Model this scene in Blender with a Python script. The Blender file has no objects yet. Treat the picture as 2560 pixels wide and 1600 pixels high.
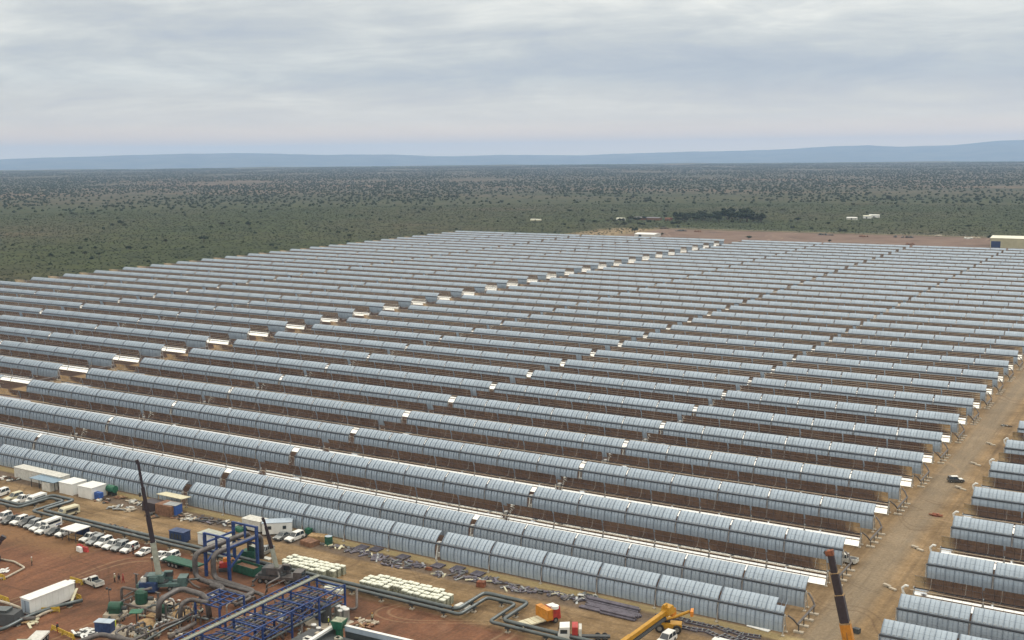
import bpy, bmesh, math, random
import numpy as np
from mathutils import Vector, Matrix
R = math.radians
rnd = random.Random(7)
scn = bpy.context.scene
col = scn.collection

# ---------------------------------------------------------------- camera, sky, sun, exposure
U = 12.0                                   # one collector module, metres
F_PX, PITCH, ROLL, YAW = 2826.4, 0.1449, -0.0091, -0.5465
CAM = Vector((29.0489 * U, -15.4079 * U, 82.3))
_up = Vector((math.sin(YAW) * math.sin(PITCH), math.cos(YAW) * math.sin(PITCH), math.cos(PITCH)))
_rt = Vector((math.cos(YAW), -math.sin(YAW), 0))
FWD = Vector((math.sin(YAW) * math.cos(PITCH), math.cos(YAW) * math.cos(PITCH), -math.sin(PITCH)))
RT = _rt * math.cos(ROLL) + _up * math.sin(ROLL)
UP = -_rt * math.sin(ROLL) + _up * math.cos(ROLL)
cam = bpy.data.objects.new('camera', bpy.data.cameras.new('camera'))
col.objects.link(cam)
cam.matrix_world = Matrix((
    (RT.x, UP.x, -FWD.x, CAM.x), (RT.y, UP.y, -FWD.y, CAM.y), (RT.z, UP.z, -FWD.z, CAM.z), (0, 0, 0, 1)))
cam.data.sensor_width = 36
cam.data.lens = F_PX / 2560 * 36
cam.data.clip_start = 1
cam.data.clip_end = 90000
scn.camera = cam
scn.render.resolution_x, scn.render.resolution_y = 1024, 640
scn.render.engine = 'CYCLES'
scn.cycles.max_bounces = 6
scn.cycles.volume_bounces = 1
scn.cycles.use_denoising = True
scn.view_settings.view_transform = 'Standard'
scn.view_settings.look = 'None'
scn.view_settings.exposure = -0.07
scn.view_settings.gamma = 1

def at(x, y, z=0.0):
    """the point at height z that is seen at photo pixel (x, y)"""
    d = FWD + RT * ((x - 1280) / F_PX) + UP * ((800 - y) / F_PX)
    t = (z - CAM.z) / d.z
    return Vector((CAM.x + d.x * t, CAM.y + d.y * t, z))
def zat(x, y, base):
    """height of the point seen at (x, y) that stands above / beside the ground point base"""
    d = FWD + RT * ((x - 1280) / F_PX) + UP * ((800 - y) / F_PX)
    t = math.hypot(base.x - CAM.x, base.y - CAM.y) / math.hypot(d.x, d.y)
    return CAM.z + d.z * t
def px(p):
    v = Vector(p) - CAM
    f = v.dot(FWD)
    if f <= 1: return None
    return 1280 + F_PX * v.dot(RT) / f, 800 - F_PX * v.dot(UP) / f

SUN_EL, SUN_AZ = R(48), R(12)              # azimuth measured from +Y towards +X
wd = bpy.data.worlds.new('World'); scn.world = wd; wd.use_nodes = True
nt = wd.node_tree; nt.nodes.clear()
def N(nt, typ, **kw):
    n = nt.nodes.new(typ)
    for k, v in kw.items():
        if k in ('operation', 'blend_type', 'data_type', 'noise_dimensions', 'sky_type', 'sun_disc', 'sun_elevation', 'sun_rotation', 'interpolation_type', 'feature', 'wave_type', 'bands_direction', 'clamp'):
            setattr(n, k, v)
        else:
            n.inputs[k].default_value = v
    return n
def ramp(nt, stops, src=None):
    n = nt.nodes.new('ShaderNodeValToRGB')
    e = n.color_ramp.elements
    while len(e) > 1: e.remove(e[-1])
    e[0].position = stops[0][0]; e[0].color = (*stops[0][1], 1)
    for p, c in stops[1:]:
        k = e.new(p); k.color = (*c, 1)
    if src is not None: nt.links.new(src, n.inputs[0])
    return n
def g3(v): return (v, v, v)
sky = N(nt, 'ShaderNodeTexSky', sky_type='NISHITA', sun_disc=False, sun_elevation=SUN_EL, sun_rotation=SUN_AZ)
bg = N(nt, 'ShaderNodeBackground', Strength=0.1)
nt.links.new(sky.outputs[0], bg.inputs[0])
# a layer of flat cloud: noise on a plane above the viewer
tc = N(nt, 'ShaderNodeTexCoord')
sep = N(nt, 'ShaderNodeSeparateXYZ'); nt.links.new(tc.outputs['Generated'], sep.inputs[0])
def M(nt, op, a, b=None, c=None, clamp=False):
    n = nt.nodes.new('ShaderNodeMath'); n.operation = op; n.use_clamp = clamp
    for i, v in enumerate((a, b, c)):
        if v is None: continue
        if isinstance(v, (int, float)): n.inputs[i].default_value = v
        else: nt.links.new(v, n.inputs[i])
    return n.outputs[0]
def MIX(nt, fac, a, b, mode='MIX'):
    n = nt.nodes.new('ShaderNodeMix'); n.data_type = 'RGBA'; n.blend_type = mode
    for s, v in ((n.inputs[0], fac), (n.inputs[6], a), (n.inputs[7], b)):
        if isinstance(v, (int, float)): s.default_value = v
        elif isinstance(v, tuple): s.default_value = (*v, 1)
        else: nt.links.new(v, s)
    return n.outputs[2]
dz = M(nt, 'MAXIMUM', sep.outputs[2], 0.0)
den = M(nt, 'ADD', dz, 0.11)
# rotate into camera heading so that the streaks lie across the view, as cloud streets do
cy, sy = math.cos(YAW + R(4)), math.sin(YAW + R(4))
ax = M(nt, 'SUBTRACT', M(nt, 'MULTIPLY', sep.outputs[0], cy), M(nt, 'MULTIPLY', sep.outputs[1], sy))
ay = M(nt, 'ADD', M(nt, 'MULTIPLY', sep.outputs[0], sy), M(nt, 'MULTIPLY', sep.outputs[1], cy))
cmb = N(nt, 'ShaderNodeCombineXYZ')
nt.links.new(M(nt, 'DIVIDE', ax, den), cmb.inputs[0])
nt.links.new(M(nt, 'DIVIDE', ay, den), cmb.inputs[1])
mp = N(nt, 'ShaderNodeMapping'); mp.inputs['Scale'].default_value = (.62, .80, 1); mp.inputs['Location'].default_value = (4.6, 2.2, 0); mp.inputs['Rotation'].default_value = (0, 0, R(10))
nt.links.new(cmb.outputs[0], mp.inputs[0])
n1 = N(nt, 'ShaderNodeTexNoise', Scale=1.0, Detail=5.0, Roughness=0.62, Distortion=0.4)
nt.links.new(mp.outputs[0], n1.inputs['Vector'])
# a heavier cloud bank lies across the middle and right of the view
bank = M(nt, 'POWER', 2.718, M(nt, 'MULTIPLY', M(nt, 'POWER', M(nt, 'DIVIDE', M(nt, 'ADD', M(nt, 'SUBTRACT', dz, .079), M(nt, 'MULTIPLY', ax, .045)), .026), 2.0), -1.0))
bank = M(nt, 'MULTIPLY', bank, M(nt, 'MULTIPLY', M(nt, 'ADD', ax, .40), 2.6, clamp=True))
cm2 = N(nt, 'ShaderNodeCombineXYZ'); nt.links.new(M(nt, 'MULTIPLY', ax, 9.0), cm2.inputs[0]); nt.links.new(M(nt, 'MULTIPLY', dz, 34.0), cm2.inputs[1])
n2 = N(nt, 'ShaderNodeTexNoise', Scale=1.0, Detail=6.0, Roughness=0.6, Distortion=0.6); nt.links.new(cm2.outputs[0], n2.inputs['Vector'])
nmix = M(nt, 'ADD', M(nt, 'MULTIPLY', n1.outputs[0], .62), M(nt, 'MULTIPLY', n2.outputs[0], .38))
nn = M(nt, 'SUBTRACT', nmix, M(nt, 'MULTIPLY', bank, .11))
nn = M(nt, 'ADD', nn, M(nt, 'MULTIPLY', M(nt, 'SUBTRACT', dz, .06), .9))
cl = ramp(nt, [(0.26, (.46, .515, .60)), (0.39, (.56, .60, .65)), (0.48, (.66, .685, .69)), (0.56, (.78, .795, .77)), (0.68, (1.0, .99, .92))], nn)
hz = ramp(nt, [(0.0, (.66, .655, .62)), (0.05, (.62, .62, .62)), (0.12, (.0, .0, .0))], dz)
fz = ramp(nt, [(0.0, g3(1)), (0.018, g3(.75)), (0.04, g3(.30)), (0.065, g3(0))], dz)
ccol = MIX(nt, fz.outputs[0], cl.outputs[0], (1.22, 1.0, .76))
zen = ramp(nt, [(0.0, (1.5, 1.32, 1.1)), (0.012, (1.34, 1.10, .90)), (0.03, g3(1)), (0.15, g3(1)), (0.5, (1.75, 1.65, 1.5))], dz)
ccol = MIX(nt, 1.0, ccol, zen.outputs[0], 'MULTIPLY')
bg2 = N(nt, 'ShaderNodeBackground', Strength=1.0)
nt.links.new(ccol, bg2.inputs[0])
mx = N(nt, 'ShaderNodeMixShader', Fac=0.93)
nt.links.new(bg.outputs[0], mx.inputs[1]); nt.links.new(bg2.outputs[0], mx.inputs[2])
wo = N(nt, 'ShaderNodeOutputWorld'); nt.links.new(mx.outputs[0], wo.inputs[0])

sl = bpy.data.lights.new('sun', 'SUN'); sl.energy = 1.1; sl.angle = R(14); sl.color = (1, .95, .88)
so = bpy.data.objects.new('sun', sl); col.objects.link(so)
sd = Vector((math.sin(SUN_AZ) * math.cos(SUN_EL), math.cos(SUN_AZ) * math.cos(SUN_EL), math.sin(SUN_EL)))
so.rotation_euler = sd.to_track_quat('Z', 'Y').to_euler()

# ---------------------------------------------------------------- materials
MATS = {}
def mat(name, c, rough=.7, metal=0.0, var=.18, scale=1.5, spec=.5, bump=0.0, dirt=None):
    if name in MATS: return MATS[name]
    m = bpy.data.materials.new(name); m.use_nodes = True; t = m.node_tree
    b = t.nodes['Principled BSDF']
    b.inputs['Roughness'].default_value = rough; b.inputs['Metallic'].default_value = metal
    b.inputs['Specular IOR Level'].default_value = spec
    if var > 0:
        tcn = N(t, 'ShaderNodeTexCoord'); no = N(t, 'ShaderNodeTexNoise', Scale=scale, Detail=4.0, Roughness=.6)
        t.links.new(tcn.outputs['Object'], no.inputs['Vector'])
        d = dirt or tuple(x * (1 - var * 1.6) for x in c)
        l = tuple(min(1, x * (1 + var)) for x in c)
        r = ramp(t, [(.3, d), (.5, c), (.7, l)], no.outputs[0])
        t.links.new(r.outputs[0], b.inputs['Base Color'])
        if bump:
            bp = N(t, 'ShaderNodeBump', Strength=bump); t.links.new(no.outputs[0], bp.inputs['Height']); t.links.new(bp.outputs[0], b.inputs['Normal'])
    else:
        b.inputs['Base Color'].default_value = (*c, 1)
    MATS[name] = m
    return m
mat('mirror', (.93, .93, .92), .05, 1.0, var=0)
mat('mirror_back', (.365, .44, .53), .27, .10, var=.10, scale=.35, spec=.6)
mat('steel_arm', (.22, .27, .34), .6, .2, var=.15)
mat('tube_steel', (.085, .095, .115), .45, .4, var=.1, scale=.5)
mat('galvanised', (.42, .42, .41), .5, .4, var=.2)
mat('receiver', (.50, .42, .33), .35, .4, var=0)
mat('concrete', (.42, .37, .30), .9, var=.2)
mat('pipe_clad', (.10, .118, .125), .34, .5, var=.2, scale=.8)
mat('pipe_brown', (.115, .10, .095), .6, .2, var=.25)
mat('pipe_grey', (.115, .105, .105), .5, .4, var=.25)
mat('blue_steel', (.022, .055, .19), .5, .1, var=.3)
mat('white_paint', (.72, .73, .72), .4, var=.08, scale=.6)
mat('white_dirty', (.55, .55, .52), .6, var=.15)
mat('cream', (.55, .52, .38), .7, var=.12)
mat('blue_roof', (.18, .27, .36), .5, .2, var=.15)
mat('glass', (.02, .03, .04), .12, var=0, spec=.8)
mat('rubber', (.02, .02, .02), .8, var=0)
mat('dark_grey', (.05, .055, .06), .6, var=.2)
mat('silver', (.33, .35, .36), .3, .6, var=.05)
mat('grey_car', (.10, .105, .11), .3, .4, var=.05)
mat('green_dark', (.015, .085, .055), .6, var=.35)
mat('green', (.018, .12, .07), .55, var=.3)
mat('green_pump', (.016, .075, .048), .5, var=.3)
mat('blue_box', (.02, .045, .13), .5, var=.3)
mat('blue_bright', (.03, .09, .32), .5, var=.2)
mat('yellow', (.46, .24, .02), .5, var=.15)
mat('yellow_barrier', (.50, .34, .04), .6, var=.25)
mat('orange', (.62, .22, .02), .5, var=.15)
mat('rust', (.20, .07, .035), .9, var=.4)
mat('red', (.40, .04, .035), .5, var=.2)
mat('crane_black', (.035, .026, .034), .5, var=.2)
mat('crane_grey', (.34, .36, .31), .5, var=.15)
mat('crane_teal', (.075, .13, .13), .5, var=.25)
mat('crane_orange', (.50, .20, .02), .55, var=.2)
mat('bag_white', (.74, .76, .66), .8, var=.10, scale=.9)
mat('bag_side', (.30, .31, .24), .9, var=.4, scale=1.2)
mat('purple_steel', (.135, .125, .16), .5, .3, var=.25)
mat('wood', (.33, .22, .11), .85, var=.3)
mat('brown_box', (.19, .10, .06), .85, var=.3)
mat('skin', (.20, .11, .07), .7, var=0)
mat('cloth_dark', (.03, .025, .03), .9, var=0)
mat('cloth_red', (.28, .035, .03), .9, var=0)
mat('cloth_tan', (.30, .27, .18), .9, var=0)
mat('hivis', (.45, .50, .05), .9, var=0)
mat('beige_clad', (.42, .40, .27), .6, var=.1, scale=.15)
mat('roof_light', (.66, .66, .55), .6, var=.08, scale=.15)
mat('trunk', (.09, .065, .045), .9, var=.3)
mat('leaf_dark', (.025, .034, .017), .9, var=.45, scale=.8, spec=.1)
mat('leaf_mid', (.028, .040, .018), .9, var=.40, scale=.8, spec=.1)
mat('scrub', (.036, .047, .020), .9, var=.30, scale=.8, spec=.1)
mat('leaf_grey', (.050, .052, .034), .9, var=.35, scale=.8, spec=.1)

# ---------------------------------------------------------------- mesh builder and object helpers
class MB:
    def __init__(s): s.v = []; s.f = []; s.m = []; s.mats = []; s.T = None
    def mi(s, m):
        if m not in s.mats: s.mats.append(m)
        return s.mats.index(m)
    def add(s, vs, fs, m):
        k = len(s.v); i = s.mi(m)
        if s.T is not None: vs = [s.T @ Vector(v) for v in vs]
        s.v += [tuple(v) for v in vs]; s.f += [tuple(k + a for a in f) for f in fs]; s.m += [i] * len(fs)
        return s
    def box(s, c, d, m, rz=0.0, taper=None, ry=0.0, rx=0.0):
        hx, hy, hz = d[0] / 2, d[1] / 2, d[2] / 2
        tx, ty = taper or (1, 1)
        vs = [Vector((x * hx * (tx if z > 0 else 1), y * hy * (ty if z > 0 else 1), z * hz)) for z in (-1, 1) for y in (-1, 1) for x in (-1, 1)]
        if rx or ry or rz:
            r = Matrix.Rotation(rz, 3, 'Z') @ Matrix.Rotation(ry, 3, 'Y') @ Matrix.Rotation(rx, 3, 'X')
            vs = [r @ v for v in vs]
        c = Vector(c)
        return s.add([v + c for v in vs], [(0, 2, 3, 1), (4, 5, 7, 6), (0, 1, 5, 4), (2, 6, 7, 3), (0, 4, 6, 2), (1, 3, 7, 5)], m)
    def tube(s, pts, r, m, n=8, cap=True, r2=None):
        pts = [Vector(p) for p in pts]; k = len(pts); rings = []
        prev = None
        for i, p in enumerate(pts):
            a = (pts[min(i + 1, k - 1)] - pts[max(i - 1, 0)]).normalized()
            up = Vector((0, 0, 1)) if abs(a.z) < .95 else Vector((1, 0, 0))
            if prev is not None: up = prev
            x = a.cross(up).normalized(); y = x.cross(a).normalized(); prev = y
            rr = r if r2 is None else r + (r2 - r) * i / (k - 1)
            sc = 1.0
            if 0 < i < k - 1:
                c = (pts[i + 1] - p).normalized().dot((p - pts[i - 1]).normalized())
                sc = 1 / max(.6, math.sqrt(max(.05, (1 + c) / 2)))
            rings.append([p + (x * math.cos(t) * sc + y * math.sin(t)) * rr for t in [2 * math.pi * j / n for j in range(n)]])
        vs = [v for rg in rings for v in rg]
        fs = [(i * n + j, i * n + (j + 1) % n, (i + 1) * n + (j + 1) % n, (i + 1) * n + j) for i in range(k - 1) for j in range(n)]
        if cap: fs += [tuple(range(n))[::-1], tuple((k - 1) * n + j for j in range(n))]
        return s.add(vs, fs, m)
    def lathe(s, c, prof, m, n=14):
        vs = []; k = len(prof); c = Vector(c)
        for r, z in prof: vs += [c + Vector((r * math.cos(2 * math.pi * j / n), r * math.sin(2 * math.pi * j / n), z)) for j in range(n)]
        fs = [(i * n + j, i * n + (j + 1) % n, (i + 1) * n + (j + 1) % n, (i + 1) * n + j) for i in range(k - 1) for j in range(n)]
        fs += [tuple(range(n))[::-1], tuple((k - 1) * n + j for j in range(n))]
        return s.add(vs, fs, m)
    def prism(s, poly, y0, y1, m):
        """poly in x,z extruded along y"""
        n = len(poly)
        vs = [(x, y0, z) for x, z in poly] + [(x, y1, z) for x, z in poly]
        fs = [tuple(range(n)), tuple(range(n, 2 * n))[::-1]] + [(i, i + n, (i + 1) % n + n, (i + 1) % n) for i in range(n)]
        return s.add(vs, fs, m)
    def mesh(s, name, smooth=False):
        me = bpy.data.meshes.new(name); me.from_pydata(s.v, [], s.f)
        for m in s.mats: me.materials.append(MATS[m])
        me.polygons.foreach_set('material_index', s.m)
        if smooth: me.polygons.foreach_set('use_smooth', [True] * len(s.f))
        me.update()
        return me
    def build(s, name, parent=None, smooth=False):
        return link(name, s.mesh(name, smooth), parent)
def link(name, me, parent=None, loc=None):
    o = bpy.data.objects.new(name, me); col.objects.link(o)
    if parent is not None: o.parent = parent
    if loc is not None: o.location = loc
    return o
def tag(o, label=None, cat=None, group=None, kind=None):
    if label: o['label'] = label
    if cat: o['category'] = cat; o['kind'] = 'thing'
    if group: o['group'] = group
    if kind: o['kind'] = kind
    return o
def empty(name, loc, rz=0.0, label=None, cat=None, group=None):
    o = bpy.data.objects.new(name, None); col.objects.link(o); o.location = loc; o.rotation_euler = (0, 0, rz)
    o.empty_display_size = .5
    return tag(o, label, cat, group)
def copy_tree(o, parent=None):
    c = o.copy(); col.objects.link(c)
    if parent is not None: c.parent = parent
    for ch in list(o.children): copy_tree(ch, c)
    return c
def ordinal(n):
    if 10 <= n % 100 <= 20: return f'{n}th'
    return f'{n}' + {1: 'st', 2: 'nd', 3: 'rd'}.get(n % 10, 'th')

# ---------------------------------------------------------------- the ground: one sheet, zones of soil
S = 1.0381 * U                              # row spacing
LG, SG = 0.1652 * U, 0.0867 * U             # wide and narrow gap between collector halves
YF = -5.0                                   # front edge of the field
def ground_material():
    m = bpy.data.materials.new('soil_and_scrub'); m.use_nodes = True; t = m.node_tree
    b = t.nodes['Principled BSDF']; b.inputs['Roughness'].default_value = .95; b.inputs['Specular IOR Level'].default_value = .15
    geo = N(t, 'ShaderNodeNewGeometry')
    sp = N(t, 'ShaderNodeSeparateXYZ'); t.links.new(geo.outputs['Position'], sp.inputs[0])
    def noise(sc, det=4.0, ro=.55, vec=None, dist=0.0):
        n = N(t, 'ShaderNodeTexNoise', Scale=sc, Detail=det, Roughness=ro, Distortion=dist)
        t.links.new(vec or geo.outputs['Position'], n.inputs['Vector']); return n.outputs[0]
    def mapped(sx, sy, rz=0.0):
        mp = N(t, 'ShaderNodeMapping'); mp.inputs['Scale'].default_value = (sx, sy, 1); mp.inputs['Rotation'].default_value = (0, 0, rz)
        t.links.new(geo.outputs['Position'], mp.inputs[0]); return mp.outputs[0]
    wob = M(t, 'MULTIPLY', M(t, 'SUBTRACT', noise(.09, 5, .65), .5), 1.0)
    X, Y = sp.outputs[0], sp.outputs[1]
    def step(v, edge, soft, amp):
        """0 below edge, 1 above, with a ragged border"""
        a = M(t, 'ADD', v, M(t, 'MULTIPLY', wob, amp))
        return M(t, 'DIVIDE', M(t, 'SUBTRACT', a, edge - soft / 2), soft, clamp=True)
    def band(v, a, b_, soft, amp):
        return M(t, 'MULTIPLY', step(v, a, soft, amp), M(t, 'SUBTRACT', 1.0, step(v, b_, soft, amp)))
    def box(x0, x1, y0, y1, soft=2, amp=6):
        return M(t, 'MULTIPLY', band(X, x0, x1, soft, amp), band(Y, y0, y1, soft, amp))
    # savanna
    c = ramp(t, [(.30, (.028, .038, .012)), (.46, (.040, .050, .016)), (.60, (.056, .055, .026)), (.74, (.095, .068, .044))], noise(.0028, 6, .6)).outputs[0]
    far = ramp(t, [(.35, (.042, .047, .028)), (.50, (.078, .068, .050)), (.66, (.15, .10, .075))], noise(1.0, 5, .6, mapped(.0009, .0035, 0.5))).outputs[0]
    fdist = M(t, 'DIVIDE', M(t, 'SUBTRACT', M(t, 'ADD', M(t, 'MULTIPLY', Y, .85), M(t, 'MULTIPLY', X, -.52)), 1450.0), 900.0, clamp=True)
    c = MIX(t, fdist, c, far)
    spk = ramp(t, [(.42, (.74, .77, .70)), (.50, (1, 1, 1)), (.64, (1.15, 1.14, 1.08))], noise(.35, 4, .75)).outputs[0]
    spk2 = ramp(t, [(.40, (.55, .62, .52)), (.50, (1, 1, 1)), (.66, (1.28, 1.30, 1.05))], noise(.035, 5, .75)).outputs[0]
    c = MIX(t, 1.0, c, spk, 'MULTIPLY'); c = MIX(t, 1.0, c, spk2, 'MULTIPLY')
    # pale verge round the field
    verge = ramp(t, [(.35, (.17, .13, .075)), (.55, (.25, .19, .115)), (.7, (.31, .22, .13))], noise(.12, 5, .7)).outputs[0]
    c = MIX(t, box(-324, 700, -160, 806, 10, 16), c, verge)
    c = MIX(t, box(-160, 700, 790, 972, 14, 30), c, ramp(t, [(.32, (.095, .068, .052)), (.48, (.155, .105, .084)), (.62, (.175, .125, .10)), (.75, (.23, .175, .135))], noise(.03, 6, .7)).outputs[0])
    c = MIX(t, box(-215, -158, 797, 965, 22, 50), c, verge)
    c = MIX(t, box(-175, 900, 980, 986, 4, 3), c, (.22, .17, .11))
    # solar field soil: dark red-brown, lighter wheel tracks along the rows
    fld = ramp(t, [(.3, (.042, .027, .022)), (.5, (.066, .041, .031)), (.7, (.105, .068, .048))], noise(.16, 6, .7)).outputs[0]
    ry = M(t, 'FRACT', M(t, 'DIVIDE', M(t, 'ADD', Y, 200 * S + 6.0), S))
    trk = M(t, 'MULTIPLY', ramp(t, [(.10, g3(0)), (.22, g3(1)), (.46, g3(1)), (.58, g3(0))], ry).outputs[0], ramp(t, [(.35, g3(.25)), (.6, g3(1))], noise(.05, 3)).outputs[0])
    fld = MIX(t, M(t, 'MULTIPLY', trk, .7), fld, (.115, .074, .052))
    c = MIX(t, box(-306, 290, YF, 797, 2, 3), c, fld)
    c = MIX(t, box(309, 640, YF, 797, 2, 3), c, fld)
    # cross lane, service road
    tan = ramp(t, [(.30, (.120, .080, .044)), (.45, (.190, .130, .072)), (.58, (.255, .178, .102)), (.72, (.31, .235, .155))], noise(.085, 7, .72)).outputs[0]
    streak = ramp(t, [(.35, (.72, .72, .74)), (.5, (1, 1, 1)), (.66, (1.16, 1.14, 1.1))], noise(1.0, 5, .6, mapped(.55, .012))).outputs[0]
    tan_y = MIX(t, 1.0, tan, streak, 'MULTIPLY')
    c = MIX(t, box(-15.5, -1, YF, 797, 2, 3), c, tan_y)
    c = MIX(t, box(-400, -1, -30, 60, 3, 6), c, c)
    c = MIX(t, box(288.5, 308, -200, 797, 2, 4), c, tan_y)
    c = MIX(t, M(t, 'MULTIPLY', box(295, 301.5, -200, 797, 3, 3), .55), c, (.215, .185, .145))
    # front yard: tan along the field, iron-red on the building site side
    streak2 = ramp(t, [(.36, (.74, .74, .76)), (.5, (1, 1, 1)), (.66, (1.14, 1.12, 1.08))], noise(1.0, 5, .6, mapped(.02, .5))).outputs[0]
    front = MIX(t, 1.0, tan, streak2, 'MULTIPLY')
    c = MIX(t, box(-900, 289, -500, YF, 2, 3), c, front)
    c = MIX(t, box(-900, 296, YF - .4, -2.6, 1.2, 1.4), c, (.33, .26, .14))
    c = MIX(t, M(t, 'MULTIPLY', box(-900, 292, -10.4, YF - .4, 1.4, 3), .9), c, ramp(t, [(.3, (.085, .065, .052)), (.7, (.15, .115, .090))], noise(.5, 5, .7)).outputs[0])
    redc = ramp(t, [(.30, (.075, .042, .030)), (.44, (.120, .062, .040)), (.58, (.178, .086, .052)), (.74, (.21, .125, .085))], noise(.05, 8, .72, dist=.6)).outputs[0]
    redc = MIX(t, 1.0, redc, ramp(t, [(.36, (.74, .74, .76)), (.5, (1, 1, 1)), (.64, (1.2, 1.16, 1.1))], noise(1.0, 6, .65, mapped(.30, .05, .6), dist=.6)).outputs[0], 'MULTIPLY')
    c = MIX(t, box(-900, 255, -500, -25.5, 2.5, 5), c, redc)
    c = MIX(t, M(t, 'MULTIPLY', box(100, 152, -40, -28, 6, 8), .8), c, (.20, .115, .06))
    # wheel ruts: thin winding paired lines on the bare ground
    def ruts(sc, wd_, seed, vec=None):
        n_ = N(t, 'ShaderNodeTexNoise', Scale=sc, Detail=1.5, Roughness=.4, Distortion=.8)
        mp_ = N(t, 'ShaderNodeMapping'); mp_.inputs['Location'].default_value = (seed * 37.1, seed * 11.3, 0); t.links.new(vec or geo.outputs['Position'], mp_.inputs[0]); t.links.new(mp_.outputs[0], n_.inputs['Vector'])
        a_ = M(t, 'ABSOLUTE', M(t, 'SUBTRACT', M(t, 'ABSOLUTE', M(t, 'SUBTRACT', n_.outputs[0], .5)), wd_ * 2.4))
        return M(t, 'SUBTRACT', 1.0, M(t, 'DIVIDE', a_, wd_, clamp=True))
    bare = M(t, 'ADD', box(-900, 289, -500, YF - 5, 3, 3), box(289, 308, -200, 797, 2, 2), clamp=True)
    c = MIX(t, M(t, 'MULTIPLY', bare, M(t, 'MULTIPLY', ruts(.018, .006, 1), .38)), c, (.34, .24, .15))
    c = MIX(t, M(t, 'MULTIPLY', bare, M(t, 'MULTIPLY', ruts(.023, .005, 2), .40)), c, (.075, .045, .03))
    c = MIX(t, M(t, 'MULTIPLY', bare, M(t, 'MULTIPLY', ruts(.5, .012, 3, mapped(1, .03)), .30)), c, (.12, .085, .055))
    c = MIX(t, M(t, 'MULTIPLY', box(-155, 700, 800, 970, 10, 10), M(t, 'MULTIPLY', ruts(.006, .006, 5), .5)), c, (.30, .22, .17))
    # fine grain everywhere
    c = MIX(t, 1.0, c, ramp(t, [(.36, (.80, .80, .80)), (.64, (1.18, 1.18, 1.18))], noise(1.7, 5, .75)).outputs[0], 'MULTIPLY')
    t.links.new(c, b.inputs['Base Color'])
    bp = N(t, 'ShaderNodeBump', Strength=.5, Distance=.3); t.links.new(noise(.8, 6, .7), bp.inputs['Height']); t.links.new(bp.outputs[0], b.inputs['Normal'])
    return m
gm = ground_material()
RIM = 9500.0                                # the plain ends in a rim here; behind it the land drops to a wide valley
n = 240
vs = [(CAM.x, CAM.y, 0)]
for q, (r, z) in enumerate([(RIM, 0), (RIM + 900, -160), (15000, -235), (26500, -235)]):
    vs += [(CAM.x + r * math.sin(2 * math.pi * k / n), CAM.y + r * math.cos(2 * math.pi * k / n), z + (3 * math.sin(k * .9) + 2 * math.sin(k * 2.3) if q == 0 else 0)) for k in range(n)]
fs = [(0, 1 + (k + 1) % n, 1 + k) for k in range(n)]
for q in range(3): fs += [(1 + q * n + k, 1 + q * n + (k + 1) % n, 1 + (q + 1) * n + (k + 1) % n, 1 + (q + 1) * n + k) for k in range(n)]
# keep the near plain exactly level: an inner ring at 8 km
inner = len(vs)
vs += [(CAM.x + 8000 * math.sin(2 * math.pi * k / n), CAM.y + 8000 * math.cos(2 * math.pi * k / n), 0) for k in range(n)]
fs = fs[n:] + [(0, inner + (k + 1) % n, inner + k) for k in range(n)] + [(inner + k, inner + (k + 1) % n, 1 + (k + 1) % n, 1 + k) for k in range(n)]
me = bpy.data.meshes.new('ground'); me.from_pydata(vs, [], fs); me.materials.append(gm); me.update()
tag(link('ground', me), 'flat plain of red and tan soil running out to green savanna', kind='structure')

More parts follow.
